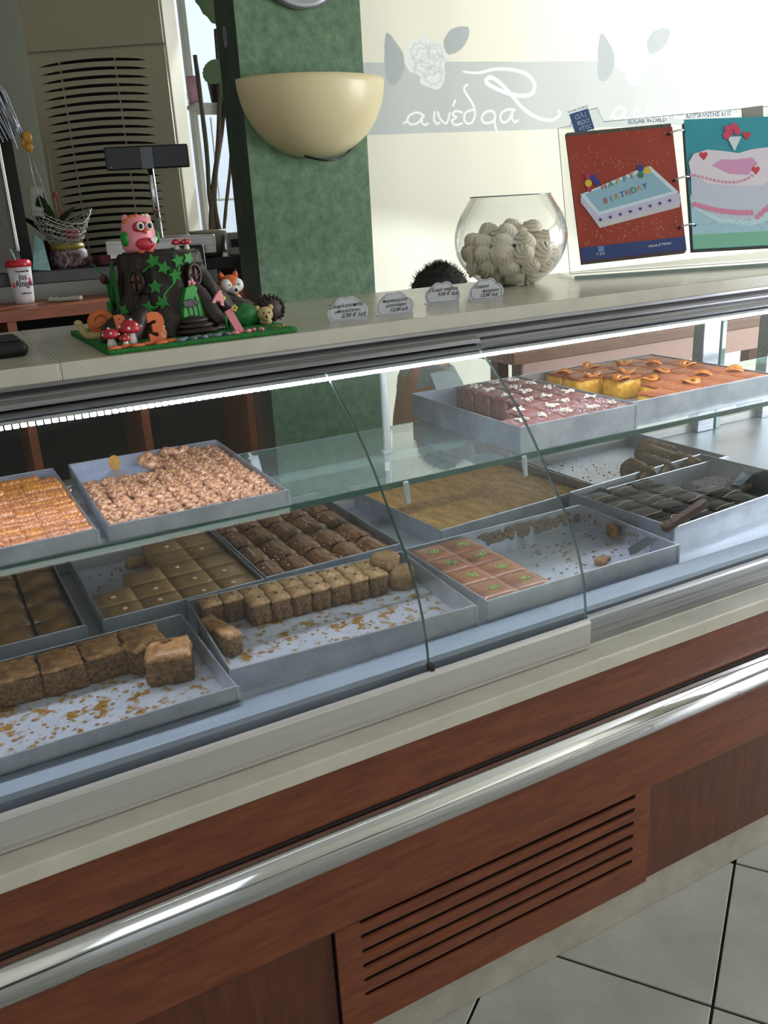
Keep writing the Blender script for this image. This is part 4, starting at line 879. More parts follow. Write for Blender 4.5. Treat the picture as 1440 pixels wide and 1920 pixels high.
# roots and mounds
def mound(name, pts, rr, material, amp=.004):
    return M().tube(catmull(pts, 5), [rr[0] + (rr[1] - rr[0]) * i / (len(pts) * 5 - 5) for i in range((len(pts) - 1) * 5 + 1)], 16).jit(amp, 60, len(pts)).obj(name, material, SC_, True)
for k, (pts, rr) in enumerate([([(.055, -.055, .12), (.075, -.06, .075), (.10, -.065, .035), (.125, -.05, .008)], (.012, .022)), ([(.03, -.06, .11), (.05, -.085, .06), (.075, -.10, .01)], (.010, .018)), ([(-.05, -.06, .07), (-.075, -.085, .03), (-.10, -.10, .0)], (.012, .022)), ([(.07, -.02, .06), (.12, -.015, .035), (.16, -.02, .018)], (.03, .022)), ([(.10, -.05, .03), (.14, -.05, .026), (.17, -.045, .012)], (.026, .018))]):
    mound('root', pts, rr, BR)
for k in range(3): M().sph((0, 0, 0), (.042 - k * .006, .022 - k * .003, .007), 20, 8, T((.018, -.132 + k * .006, .006 + k * .009), .1 * k)).obj('door_step', BR, SC_, True)
# rock with letter at the left
M().sph((0, 0, 0), (.034, .030, .036), 14, 9).jit(.005, 50, 3)
o_ = M().sph((0, 0, 0), (.038, .032, .040), 16, 10, T((-.112, -.095, .008))).jit(.005, 40, 4); o_.obj('rock', BR, SC_, True)
text('B', .034, OR, SC_, frame((-.118, -.127, .024), (.93, -.2, .12), (-.1, .28, .9)), 'orange_letter', ext=.003, bold=.0022)
text('A', .034, PK, SC_, frame((.074, -.098, .048), (.9, .2, -.35), (.25, .1, .9)), 'pink_letter', ext=.003, bold=.0018)
# door
DF = frame((.038, -.104, .004), (.95, .30, 0), (0, .22, 1))
dpl = [(-.036, 0), (.044, 0), (.043, .03), (.030, .058), (.0, .084), (-.018, .080), (-.030, .058), (-.038, .03)]
M().prism(dpl, -.02, .004, DF).obj('door', GR, SC_, bev=.002)
m = M()
for k in range(6): x = -.026 + k * .0105; m.tube([(x, .004, .0045), (x + .002, .035, .0045), (x + .001, .064 - abs(x) * .6, .0045)], .0012, 5, DF)
m.obj('door_groove', GRD, SC_, True)
for z in (.020, .050): M().prism([(-.036, z - .006), (-.015, z - .008), (.004, z), (-.015, z + .008), (-.036, z + .006)], .004, .008, DF).obj('door_hinge', BR, SC_, bev=.002)
M().sph((.024, .03, .010), .007, 12, 8, DF).obj('door_knob', BR, SC_, True)
# windows
for (a, z, s_) in ((-137, .098, 1), (-63, .103, 1.0)):
    W = onf(a, z, .004)
    M().prism(circ(0, 0, .014 * s_, 18, .019 * s_), -.002, .001, W).obj('window_recess', mat('window_fondant', '#6b4a36', .6), SC_)
    M().tube([(.015 * cos(2 * pi * i / 20), .020 * sin(2 * pi * i / 20), .002) for i in range(20)], .0035, 8, W, closed=True).tube([(0, -.019, .003), (0, .019, .003)], .0022, 6, W).tube([(-.014, 0, .003), (.014, 0, .003)], .0022, 6, W).obj('window_frame', BR, SC_, True)
# ivy
star = lambda r: [(r * (1 if i % 2 == 0 else .5) * (1.15 if i == 0 else 1) * cos(pi / 2 + i * pi / 5), r * (1 if i % 2 == 0 else .5) * sin(pi / 2 + i * pi / 5)) for i in range(10)]
IV = [(-113, .134, .3), (-101.6, .121, -.4), (-83, .132, .2), (-68, .134, -.5), (-89, .106, .1), (-114, .088, 1.2), (-108, .060, .5), (-123, .052, -.3), (-132, .044, .2), (-151, .047, .8), (-134.5, .016, .1), (-39, .075, -.4)]
for a, z, ro in IV: M().prism([(x, y) for x, y in star(.0145)], .001, .0042, onf(a, z) @ T((0, 0, .001), ro)).obj('ivy_leaf', GR, SC_, bev=.0012)
M().tube([on(a, z, .004) for a, z in [(x.x, x.y) for x in catmull([(-128, .115, 0), (-113, .128, 0), (-98, .122, 0), (-89, .100, 0), (-104, .075, 0), (-108, .06, 0), (-120, .048, 0), (-132, .042, 0), (-136, .030, 0), (-134, .012, 0)], 5)]], .0021, 6).tube([on(a, z, .004) for a, z in ((-89, .1), (-82, .118), (-80, .132), (-68, .136))], .0021, 6).obj('ivy_vine', GR, SC_, True)
M().prism([(-.006, -.04), (.006, -.04), (.010, -.01), (.012, .02), (.006, .045), (-.006, .045), (-.010, .02), (-.006, 0)], .002, .006, onf(-172, .075)).obj('side_leaf', GRD, SC_, bev=.002)
for (a, z, mt) in ((-70, .088, PK), (-66, .074, WH), (-72, .070, WH)):
    F = onf(a, z, .006); m = M()
    for k in range(5): m.sph((.0055 * cos(2 * pi * k / 5), .0055 * sin(2 * pi * k / 5), 0), (.0042, .0042, .002), 8, 5, F)
    m.obj('sugar_flower', mt, SC_, True); M().sph((0, 0, .002), .0022, 8, 5, F).obj('flower_centre', PK, SC_, True)
F = frame((.083, -.092, .056), (1, 0, 0), (0, .2, 1)); m = M()
for k in range(5): m.sph((.006 * cos(2 * pi * k / 5), .006 * sin(2 * pi * k / 5), 0), (.0045, .0045, .002), 8, 5, F)
m.obj('sugar_flower', mat('yellow_fondant', '#d9c04a', .5), SC_, True)
# reeds, grass tufts, bush
m = M().tube([(-.095, .03, 0), (-.094, .03, .08), (-.086, .03, .135)], [.005, .005, .003], 8).tube([(-.095, .03, .05), (-.10, .03, .10), (-.121, .03, .132)], [.005, .004, .001], 8).tube([(-.10, .02, 0), (-.104, .02, .06)], .006, 8)
m.obj('reeds', GRD, SC_, True); M().sph((-.107, .022, .103), (.008, .006, .010), 10, 7).obj('ladybird', mat('dark_red', '#4a1418', .5), SC_, True)
M().tube([(.080, -.125, 0), (.077, -.125, .03)], .0022, 5).tube([(.086, -.127, 0), (.086, -.127, .033)], .0022, 5).tube([(.092, -.125, 0), (.096, -.124, .03)], .0022, 5).obj('grass_tuft', GR, SC_, True)
M().sph((.128, -.085, .018), (.036, .02, .024), 20, 10).jit(.004, 130, 2).obj('bush', GRD, SC_, True)
M().sph((0, 0, 0), (.016, .014, .006), 14, 6, T((.028, -.02, .147))).jit(.003, 90).obj('moss', GRD, SC_, True)
# numbers
t = thing('number_three', 'orange sugar number 3 with pearls standing before the stump', 'number', (.393, .478, 1.3535))
text('3', .072, OR, t, frame((0, .004, .0), (1, 0, 0), (0, .22, 1)), 'digit', ext=.0045, bold=.0042, sx_=.9)
m = M()
for _ in range(14): m.sph((random.uniform(.004, .012), -.004 + random.uniform(0, .003), random.uniform(.008, .03)), .0012, 5, 4)
m.obj('pearls', WH, t, kind='stuff')
t = thing('number_one', 'pink sugar number 1 leaning on the green bush of the cake', 'number', (.542, .478, 1.3535))
text('1', .062, PK, t, frame((.004, .004, .0), (.9, 0, .36), (-.36, .22, .9)), 'digit', ext=.004, bold=.004)
m = M()
for k in range(5): m.sph((-.006 + .004 * cos(k * 1.26), -.004, .046 + .004 * sin(k * 1.26)), .003, 7, 5)
m.obj('gold_flower', MATS['gold_pearls'], t, True)
# owl
def eye(t, x, y, z, r, white=True, dirx=0):
    if white: M().sph((x, y, z), (r, r * .5, r), 12, 8).obj('eye', WH, t, True)
    M().sph((x, y - r * (.45 if white else 0), z), (r * .55, r * .35, r * .6), 10, 6).obj('pupil', BKF, t, True)
OW = thing('owl_figure', 'pink sugar owl with red heart sitting on top of the stump cake', 'owl figurine', (.42, .638, 1.503), rad(12))
M().lathe([(.001, 0), (.026, .001), (.0325, .008), (.034, .020), (.032, .038), (.029, .052), (.026, .060), (.018, .066), (.001, .067)], 24, T((0, 0, 0), 0, 0, 0, (1, .84, 1))).sph((-.022, 0, .060), (.007, .006, .009), 10, 7).sph((.022, 0, .060), (.007, .006, .009), 10, 7).obj('body', PKO, OW, True)
M().sph((0, -.022, .016), (.020, .010, .013), 14, 8).obj('belly', RD, OW, True)
M().sph((-.003, -.022, .045), (.018, .008, .011), 14, 8).obj('face_mask', RD, OW, True)
for s_ in (-1, 1):
    eye(OW, s_ * .0088 + .001, -.029, .047, .0078); M().sph((s_ * .031 - .0, -.006, .026), (.007, .012, .014), 10, 8).obj('wing', GR, OW, True)
    M().sph((s_ * .009, -.022, .0005), (.006, .006, .003), 8, 5).obj('foot', OR, OW, True)
M().lathe([(.0045, 0), (.003, .004), (.0002, .008)], 8, T((.001, -.028, .038), 0, rad(120))).obj('beak', OR, OW, True)
M().sph((-.012, -.008, .062), (.009, .008, .006), 10, 6).sph((-.022, -.004, .056), (.008, .008, .006), 10, 6).sph((-.006, -.012, .064), (.006, .006, .005), 10, 6).obj('orange_bow', OR, OW, True)
m = M()
for k in range(5): m.sph((.012 + .005 * cos(k * 1.26), -.010 + .004 * sin(k * 1.26), .0645), .0038, 7, 5)
m.obj('head_flower', mat('cream_flower', '#d8cfa8', .6), OW, True)
M().prism([(x * .6, y * .6) for x, y in HRT], 0, .002, frame((.014, -.033, .020), (1, 0, 0), (0, 0, 1))).obj('white_heart', WH, OW, bev=.0008)
# mushrooms
def mushroom(label, loc, s_, grp):
    t = thing('mushroom_figure', label, 'mushroom figurine', loc, s_ * 30, grp); t.scale = (s_, s_, s_)
    M().lathe([(.008, 0), (.0085, .006), (.006, .016), (.006, .022)], 14).obj('stem', WH, t, True)
    M().lathe([(.001, .017), (.013, .017), (.0165, .021), (.014, .028), (.008, .033), (.0005, .0345)], 18).obj('cap', RD, t, True)
    m = M()
    for k, (a, e) in enumerate([(0, .3), (1.2, .5), (2.4, .25), (3.5, .45), (4.6, .3), (5.5, .6), (0, 1.4)]): m.sph((.0155 * cos(a) * cos(e), .0155 * sin(a) * cos(e), .020 + .0145 * sin(e)), .0024, 7, 5)
    m.obj('spots', WH, t, True)
mushroom('white spotted red sugar mushroom at the front left, left one of three', (.312, .492, 1.353), .95, 'front mushrooms'); mushroom('tallest white spotted red sugar mushroom of the front three', (.348, .498, 1.353), 1.25, 'front mushrooms'); mushroom('smallest white spotted red sugar mushroom, between the front two', (.333, .478, 1.353), .62, 'front mushrooms')
mushroom('tiny red sugar mushroom on the stump top, left of the pair', (.486, .622, 1.502), .62, 'top mushrooms'); mushroom('tiny red sugar mushroom on the stump top, right of the pair', (.503, .615, 1.502), .6, 'top mushrooms')
# fox
FX = thing('fox_figure', 'orange and white sugar fox sitting on the root of the stump cake', 'fox figurine', (.592, .655, 1.392), rad(8))
FO = mat('fox_orange', '#c4592c', .5)
M().lathe([(.012, 0), (.016, .006), (.014, .018), (.008, .028), (.003, .032)], 18, T((.010, 0, -.010))).obj('body', FO, FX, True)
M().sph((.012, -.010, .004), (.009, .006, .010), 12, 8).obj('chest', WH, FX, True)
M().sph((0, -.004, .036), (.024, .018, .019), 20, 12).obj('head', FO, FX, True)
M().sph((-.012, -.013, .034), (.013, .011, .014), 14, 9).sph((.012, -.013, .034), (.013, .011, .014), 14, 9).sph((0, -.018, .026), (.011, .013, .009), 14, 9).sph((-.023, -.008, .030), (.006, .004, .004), 8, 6).sph((.023, -.008, .030), (.006, .004, .004), 8, 6).obj('cheeks', WH, FX, True)
M().sph((0, -.031, .026), .0036, 8, 6).obj('nose', BKF, FX, True)
for s_ in (-1, 1):
    M().sph((s_ * .010, -.0245, .036), .0018, 6, 5).obj('eye', BKF, FX, True)
    M().lathe([(.0075, 0), (.005, .007), (.0003, .015)], 10, T((s_ * .015, 0, .050), 0, 0, rad(s_ * 14))).obj('ear', FO, FX, True)
    M().lathe([(.003, 0), (.0002, .006)], 8, T((s_ * .0175, 0, .0605), 0, 0, rad(s_ * 14))).obj('ear_tip', BKF, FX, True)
M().tube(catmull([(.020, .004, -.004), (.032, .0, -.008), (.040, -.006, -.010)], 4), [.004, .005, .006, .0065, .007, .007, .006, .004, .001], 10).obj('tail', FO, FX, True)
# hedgehog
HG = thing('hedgehog_figure', 'dark brown sugar hedgehog with beige face on the right of the cake board', 'hedgehog figurine', (.632, .575, 1.352), rad(0))
HB = mat('hedgehog_brown', '#33221c', .6)
m = M().sph((.016, .012, .026), (.027, .024, .026), 16, 12)
for k in range(130):
    a = k * 2.4; e = math.asin(1 - 2 * (k + .5) / 130); q = Vector((cos(a) * cos(e), sin(a) * cos(e), sin(e)))
    if q.y < -.7 or q.z < -.75: continue
    m.tube([Vector((.016, .012, .026)) + Vector((q.x * .025, q.y * .022, q.z * .024)), Vector((.016, .012, .026)) + Vector((q.x * .033, q.y * .030, q.z * .031))], [.004, .0012], 5)
m.obj('spines', HB, HG, True)
M().sph((-.004, -.014, .020), (.016, .013, .015), 14, 9).sph((-.006, -.024, .014), (.009, .008, .008), 12, 8).sph((-.004, -.014, .006), (.013, .012, .007), 12, 7).obj('face', BE, HG, True)
for s_ in (-1, 1): M().sph((-.004 + s_ * .014, -.010, .032), (.006, .004, .006), 10, 7).obj('ear', BE, HG, True); M().sph((-.005 + s_ * .006, -.026, .024), .0020, 6, 5).obj('eye', BKF, HG, True)
M().sph((-.008, -.032, .017), .0028, 8, 6).obj('nose', BKF, HG, True)
# snail
SN = thing('snail_figure', 'beige sugar snail with orange spiral shell at the left of the cake board', 'snail figurine', (.318, .63, 1.353), rad(-5))
M().tube(catmull([(.028, 0, .004), (.0, 0, .006), (-.020, 0, .008), (-.028, 0, .018), (-.032, 0, .030)], 4), [.004] * 3 + [.008] * 5 + [.007] * 5 + [.0065] * 4, 10).sph((-.034, -.001, .032), (.008, .0065, .006), 10, 7).obj('body', BE, SN, True)
sp_ = [((.022 - .0019 * i) * cos(i * .55), 0, (.022 - .0019 * i) * sin(i * .55)) for i in range(0, 12)]
M().tube(catmull([(.004 + x, -.002 - .0006 * i, .030 + z) for i, (x, y, z) in enumerate(sp_)], 4), [.0085 - .00013 * i for i in range(45)], 10).sph((.004, 0, .030), (.022, .008, .022), 16, 10).obj('shell', OR, SN, True)
M().prism([(-.012, -.001), (0, -.004), (.012, 0), (0, .004)], 0, .002, frame((.014, -.014, .026), (1, 0, .1), (0, 0, 1))).obj('shell_leaf', GRD, SN)
# ================================================================ BEHIND THE COUNTER
# ---- floor standing air conditioner
ACM = mat('beige_appliance', '#aca68f', .45, 0); ACD = mat('dark_button_plastic', '#3a382f', .7)  # ACD is the dark plastic of the remote control buttons
AC = thing('air_conditioner', 'tall beige floor standing air conditioner with curved louvres', 'air conditioner', (.864, 2.896, -.1256), rad(-33)); AC.scale = (1.08, 1.08, 1.08)
M().box(-.239, .299, .012, .188, .1165, 2.42).obj('casing', ACM, AC, bev=.01, seg=3)
M().box(-.232, .292, 0, .012, 2.160, 2.40).obj('upper_panel', ACM, AC, bev=.004)
sl_ = []
for k in range(27):
    z = 2.108 - k * .0286
    if z < 1.36: break
    xa, xb = -.198 + .0, .222; n_ = 12
    up = [(xa + (xb - xa) * i / n_, z + .012 * (1 - (2 * i / n_ - 1) ** 2) + .0062 * sin(pi * i / n_) ** .35) for i in range(n_ + 1)]; dn = [(xa + (xb - xa) * i / n_, z + .012 * (1 - (2 * i / n_ - 1) ** 2) - .0056 * sin(pi * i / n_) ** .35) for i in range(n_ - 1, 0, -1)]
    sl_.append(up + dn)
plate([(-.232, 1.30), (.292, 1.30), (.292, 2.150), (-.232, 2.150)], sl_, .012, ACM, 'louvre_panel', AC, XZ(0, .005, 0))
M().box(-.21, .235, .0105, .0118, 1.32, 2.14).obj('louvre_shade_sheet', mat('painted_louvre_shade', '#0c0b09', .9), AC)  # black sheet paints in the shade behind the louvre slots
M().box(-.115, -.112, -.003, .01, 1.34, 2.13).box(.098, .101, -.003, .01, 1.34, 2.13).obj('louvre_rib', ACM, AC)
M().box(-.232, .292, 0, .012, .16, 1.292).obj('lower_panel', ACM, AC, bev=.004)
# ---- wooden back desk and dark slab shelf
DK = thing('back_desk', 'orange wood back desk with open dark shelves behind the counter', 'desk', (0, 0, 0))
M().box(-1.6, 1.08, 1.95, 2.28, 1.270, 1.305).obj('desk_top', WOODO, DK, bev=.002)
for x in (-.75, -.10, .285, .66, 1.05): M().box(x, x + .028, 1.952, 2.27, 0, 1.27).obj('upright', WOODO, DK, bev=.001)
M().box(-1.6, 1.08, 1.96, 2.27, .60, .625).obj('shelf_board', WOODO, DK); M().box(-1.6, 1.08, 1.957, 2.27, .985, 1.005).obj('shelf_board', WOODO, DK)
M().box(-1.6, 1.08, 2.265, 2.28, 0, 1.27).obj('back_board', SLOT, DK)
M().box(-1.6, 1.10, 2.281, 2.30, 1.305, 1.357).obj('grey_upstand', mat('grey_upstand', '#777871', .6), DK)
rs = random.Random(9)
for k, (x, z, n) in enumerate(((.36, .625, 9), (.74, .625, 12), (.02, .625, 8), (.40, 1.005, 6))):
    for q in range(n):
        a = rs.uniform(-.12, .12); o = M().box(-.10, .10, 0, .14, 0, .004).obj('paper_box_sheet', mat('paper_white', '#b4b4b0', .7), None); o.location = (x + .12 + rs.uniform(-.01, .01), 1.99 + rs.uniform(-.01, .01), z + .0005 + q * .006); o.rotation_euler = (0, 0, a)
        tag(o, ['folded white sheet in the stack on the middle shelf of the back desk', 'folded white sheet in the stack on the right shelf of the back desk', 'folded white sheet in the stack on the left shelf of the back desk', 'folded white sheet in the upper middle shelf of the back desk'][k], 'paper', 'white sheets on the %s shelf of the back desk' % ['middle', 'right', 'left', 'upper'][k])
SB = thing('stone_shelf', 'black stone shelf slab above the orange desk', 'shelf', (0, 0, 0))
M().box(-1.6, 1.30, 2.285, 2.62, 1.357, 1.40).obj('slab', mat('black_stone', '#191817', .3, 0, '#2b2927', 30), SB, bev=.003)
M().box(-1.6, 1.28, 2.42, 2.60, 0, 1.357).obj('support_panel', SLOT, SB)
SZ = 1.4005
# cup
CU = thing('paper_cup', 'white takeaway cup with red lid and straw on the orange desk', 'cup', (.378, 2.19, 1.3055), rad(-8))
M().lathe([(.030, 0), (.031, .002), (.0385, .112), (.0395, .122), (.0405, .124)], 32).obj('cup_body', mat('cup_white', '#c5c3c6', .5), CU, True)
M().lathe([(.0425, .121), (.0425, .128), (.041, .135), (.038, .141), (.034, .143), (.001, .141)], 32).obj('lid', mat('red_lid', '#b01d2c', .25), CU, True)
M().tube([(-.006, 0, .139), (-.008, 0, .150), (-.016, 0, .178)], .0018, 8).obj('straw', mat('mint_straw', '#8fc4ae', .4), CU, True)
def wrap_text(body, size, z, material, r, a0, parent, squash=1):
    o = text(body, size, material, parent, Matrix.Identity(4), 'cup_lettering', bold=.0004)
    for v in o.data.vertices:
        a = rad(a0) + v.co.x * squash / r; rr = r + .0006 + v.co.z; v.co = Vector((rr * cos(a), rr * sin(a), z + v.co.y)) if True else v.co
    return o
wrap_text('Jos', .030, .079, INK, .0368, -78, CU, .75); wrap_text('Amigos', .030, .057, INK, .0352, -70, CU, .72)
wrap_text('Francisca Sola', .008, .104, INK, .0385, -75, CU); wrap_text('coffee to go', .007, .032, INK, .0335, -70, CU)
M().sph((.0355 * cos(rad(-38)), .0355 * sin(rad(-38)), .073), (.004, .006, .014), 8, 6).sph((.035 * cos(rad(-135)), .035 * sin(rad(-135)), .062), (.004, .005, .010), 8, 6).obj('red_print', mat('red_print', '#b3222f', .5), CU, True)
# remote control
t = thing('remote_control', 'small pale remote control lying on the orange desk', 'remote control', (.50, 2.12, 1.3055), rad(-25)); M().box(-.055, .055, -.018, .018, 0, .014).obj('shell', mat('remote_beige', '#9a998b', .5), t, bev=.004)
for k in range(3):
    M().box(-.04 + k * .02, -.028 + k * .02, -.008, .008, .014, .0155).obj('button', ACD, t)
# steel scale with customer display
SL = thing('counter_scale', 'stainless scale with black customer display on a pole', 'scale', (.75, 2.36, SZ), rad(-20))
M().box(-.04, .36, .0, .26, .018, .085).obj('housing', mat('scale_steel', '#b5b3ae', .32, .9, '#8f8d88', 3, .03, 8, (1, 40, 40)), SL, bev=.004)
M().box(.0, .32, .03, .23, 0, .018).obj('base', BLACK, SL)

M().tube([(.157, .06, .085), (.152, .06, .40)], .0125, 16).obj('pole', CHROME, SL, True)
DP = T((.150, .045, .366), 0, 0, 0)
M().box(-.150, .150, -.018, .012, -.040, .040, DP).obj('display_head', BLACK, SL, bev=.006)
M().box(-.024, .024, -.021, -.017, -.040, .036, DP).obj('display_clip', mat('black_gloss', '#0a0b0e', .15), SL, bev=.002)
M().sph((-.130, -.018, -.030), .004, 8, 6, DP).obj('screw', CHROME, SL, True)
# card terminal
PT = thing('card_terminal', 'black payment terminal with pale blue keys behind the fox', 'card terminal', (.965, 2.14, 1.3055), rad(-15))
TF = T((0, 0, .012), 0, rad(62), 0)
M().box(-.048, .048, 0, .15, -.02, .018, TF).obj('shell', BLACK, PT, bev=.008, seg=3)
for r_ in range(4):
    for c_ in range(4): M().box(-.040 + c_ * .0205, -.024 + c_ * .0205, .020 + r_ * .018, .033 + r_ * .018, .018, .022, TF).obj('key', mat('blue_key', '#5f86b8', .4), PT, bev=.002)
M().box(-.038, .038, .10, .135, .018, .0195, TF).obj('screen', mat('dull_screen', '#26323c', .2), PT)
M().box(-.04, .04, .02, .09, 0, .014).obj('stand', BLACK, PT)
# white boxes right of the scale
t = thing('label_printer', 'small grey label printer between the scale and the column', 'printer', (1.215, 2.33, SZ), rad(-10)); M().box(-.035, .035, 0, .10, 0, .085).obj('housing', mat('grey_plastic', '#8d8e88', .5), t, bev=.005); M().box(-.03, .03, -.004, 0, .03, .06).obj('paper_slot', BLACK, t)
t = thing('storage_bin', 'small cream plastic bin between the scale and the column', 'bin', (1.115, 2.40, SZ), rad(-10)); t.scale = (.46, .46, .46)
M().lathe([(.11, 0), (.15, .20), (.158, .205), (.158, .215), (.148, .215), (.108, .01)], 24, closed=True).lathe([(.11, 0), (.11, .01)], 24).obj('bin_wall', mat('cream_bin', '#b3ae9c', .5), t, True)
st2 = tag(M().box(1.30, 2.3, 3.0, 3.41, 1.23, 1.2605).box(1.4, 2.2, 3.05, 3.35, 0, 1.23).obj('window_bench', mat('grey_bench', '#85857c', .6)), 'grey window bench carrying the plant bin', 'bench')
# gift basket
GF = thing('gift_basket', 'gift wrapped in white lace netting with yellow ribbon on the stone shelf', 'gift', (.585, 2.42, SZ))
NET = mat('net_white', '#a7a49c', .7)
M().lathe([(.001, 0), (.062, 0), (.070, .02), (.066, .055), (.05, .075)], 24).obj('wrapped_pot', mat('maroon_wrap', '#4b2a33', .6, 0, '#8d7f80', 60, .4, 80, contrast=(.45, .6)), GF, True)
m = M()
for k in range(26):
    a = 2 * pi * k / 26; pts = []
    for i in range(12): u = i / 11; r = .05 + .055 * u + .008 * sin(3 * a); zz = .075 + .10 * u * (1 + .25 * sin(2 * a + 1)); aa = a + .10 * (1 if i % 2 else -1); pts.append((r * cos(aa), r * sin(aa), zz))
    m.tube(pts, .0016, 4, cap=False)
for u in (0, .25, .5, .75, 1): m.tube([((.05 + .055 * u + .008 * sin(3 * a) + .004 * sin(11 * a)) * cos(a), (.05 + .055 * u + .008 * sin(3 * a)) * sin(a), .075 + .10 * u * (1 + .25 * sin(2 * a + 1))) for a in [2 * pi * k / 48 for k in range(48)]], .0015, 4, closed=True)
for k in range(14): a = 2.1 * k; m.tube([(.069 * cos(a), .069 * sin(a), .0), (.072 * cos(a + .3), .072 * sin(a + .3), .03), (.068 * cos(a), .068 * sin(a), .06)], .0012, 4, cap=False)
m.obj('lace_netting', NET, GF, kind='stuff')
M().lathe([(.056, .062), (.060, .066), (.060, .078), (.054, .084)], 24).obj('ribbon_band', mat('yellow_ribbon', '#8f7f2f', .4), GF, True)
M().gbox(.05, .04, .03, (6, 5, 4), .004, .008, 60, 4, T((.02, -.02, .10))).obj('red_filling', mat('red_filling', '#8a3040', .6), GF, True)
# orchid
PO = thing('potted_orchid', 'orchid with broad dark leaves and supporting stick beside the gift', 'plant', (.555, 2.56, SZ))
M().lathe([(.035, 0), (.05, .09), (.053, .09), (.053, .096), (.045, .096), (.032, .004)], 20).obj('pot', mat('dark_pot', '#3c3a38', .5), PO, True)
LEAF = mat('orchid_leaf', '#2f4a25', .35, 0, '#21381b', 12); STEM = mat('plant_stem', '#4a3f2c', .6)
def leaf(L, W, bend, T_, fold=.25, n=10, m_=None, ser=0):
    m = m_ or M(); vs = []; fs = []
    for i in range(n + 1):
        u = i / n; w_ = W * (sin(pi * min(u * .96 + .04, 1)) ** .7) * (1 + ser * sin(u * 60)); x = L * u; z = bend * u * u
        for q in (-1, -.5, 0, .5, 1): vs.append((x, q * w_, z - L * bend * 0 + fold * abs(q) * w_))
    for i in range(n):
        for q in range(4): a = i * 5 + q; fs.append((a, a + 5, a + 6, a + 1))
    o = len(vs); vs += [(v[0], v[1], v[2] - .001) for v in vs]; fs += [tuple(o + i for i in f[::-1]) for f in fs]
    return m.add(vs, fs, T_)
for k, (az, el, L) in enumerate(((200, 50, .16), (250, 70, .19), (320, 55, .17), (20, 40, .18), (100, 60, .15), (275, 25, .13))):
    leaf(L, .032, -.03, T((0, 0, .09), rad(az), 0, rad(-el))).obj('leaf', LEAF, PO, True)
M().tube([(0, 0, .09), (.0, -.01, .24), (-.01, -.03, .36), (-.05, -.06, .46)], .003, 6).tube([(.03, -.02, .08), (.035, -.025, .43)], .0028, 6).obj('flower_stem', mat('stick_tan', '#8d8467', .6), PO, True)
m = M(); m.sph((.035, -.028, .26), .008, 8, 6).sph((.028, -.03, .25), .006, 8, 6).sph((.045, -.03, .18), .006, 8, 6).tube([(.038, -.03, .25), (.045, -.035, .21), (.05, -.03, .17)], .0022, 5)
m.obj('red_tie', mat('red_tie', '#a03a34', .5), PO, True)
t = M().box(-.021, .021, -.0008, .0008, -.05, .05); o = t.obj('white_tag', WHITE, PO, label='white card tag'); o.location = (-.035, -.05, .235); o.rotation_euler = (0, rad(8), rad(-25))
# dark cabinet with a chrome edge at the far left
CB = thing('dark_cabinet', 'grey steel cabinet with bright vertical edge at the far left', 'cabinet', (0, 0, 0))
M().box(-.7, .405, 2.33, 2.61, SZ, 1.95).obj('carcass', mat('grey_cabinet', '#5d5c5b', .5, .3), CB, bev=.003)
M().box(.397, .407, 2.322, 2.334, SZ + .07, 1.95).obj('chrome_edge', CHROME, CB, bev=.002)
M().box(-.6, .36, 2.322, 2.331, 1.56, 1.93).obj('black_glass_door', mat('black_glass', '#0b0c0e', .1), CB)
M().box(.408, .455, 2.40, 2.61, SZ, 2.0).obj('side_duct', mat('side_duct', '#17181a', .7), CB)
SI = thing('silver_garland', 'silver tinsel garland hanging from the cabinet top at the far left', 'garland', (.40, 2.34, 1.97))
m = M(); rs = random.Random(3)
for k in range(26): x = rs.uniform(-.05, .04); m.tube(catmull([(x * .4 - .06, -.02, .06), (x, -.03 + rs.uniform(-.01, .01), .03), (.03 + x, -.02, -.05), (.055 + x * .8, -.01, -.13 + rs.uniform(-.04, .04))], 4), rs.uniform(.001, .0028), 4)
m.obj('tinsel', mat('silver_tinsel', '#b8bac4', .15, 1), SI, kind='stuff')
YT = thing('yellow_tag', 'yellow plastic figure charm hanging on wires beside the cabinet', 'charm', (.498, 2.33, 1.82))
M().sph((0, 0, .018), (.016, .008, .020), 12, 8).sph((0, 0, -.014), (.014, .008, .014), 12, 8).sph((-.016, 0, .0), (.007, .005, .010), 8, 6).obj('charm', mat('amber_plastic', '#b9831f', .35), YT, True)
M().tube([(0, 0, .03), (-.03, .0, .16)], .0012, 5).tube([(0, 0, -.02), (.015, 0, -.10), (.03, 0, -.20)], .0018, 5).tube([(-.008, 0, -.02), (-.004, 0, -.12), (.012, 0, -.24)], .0018, 5).obj('wire', mat('grey_wire', '#8b8c8f', .4), YT, True)
TG = thing('glass_plate', 'teal edged glass plate leaning against the cabinet behind the cup', 'plate', (.455, 2.305, SZ))
M().prism([(-.03, 0), (.03, 0), (.012, .10), (-.014, .12)], 0, .005, frame((.01, 0, .002), (.9, -.1, -.1), (-.15, .25, 1))).obj('sheet', mat('teal_glass', '#4f8a8a', .1, 0, '#8fb0ae', 20), TG)
t = thing('flower_box', 'red and dark gift box lying beside the wrapped gift', 'box', (.72, 2.40, SZ), .4); M().box(-.05, .05, -.03, .03, 0, .035).obj('box_body', mat('maroon_box', '#5a2228', .6), t, bev=.003); M().box(-.052, .052, -.008, .008, 0, .0365).obj('band', mat('dark_band', '#2a1416', .6), t)
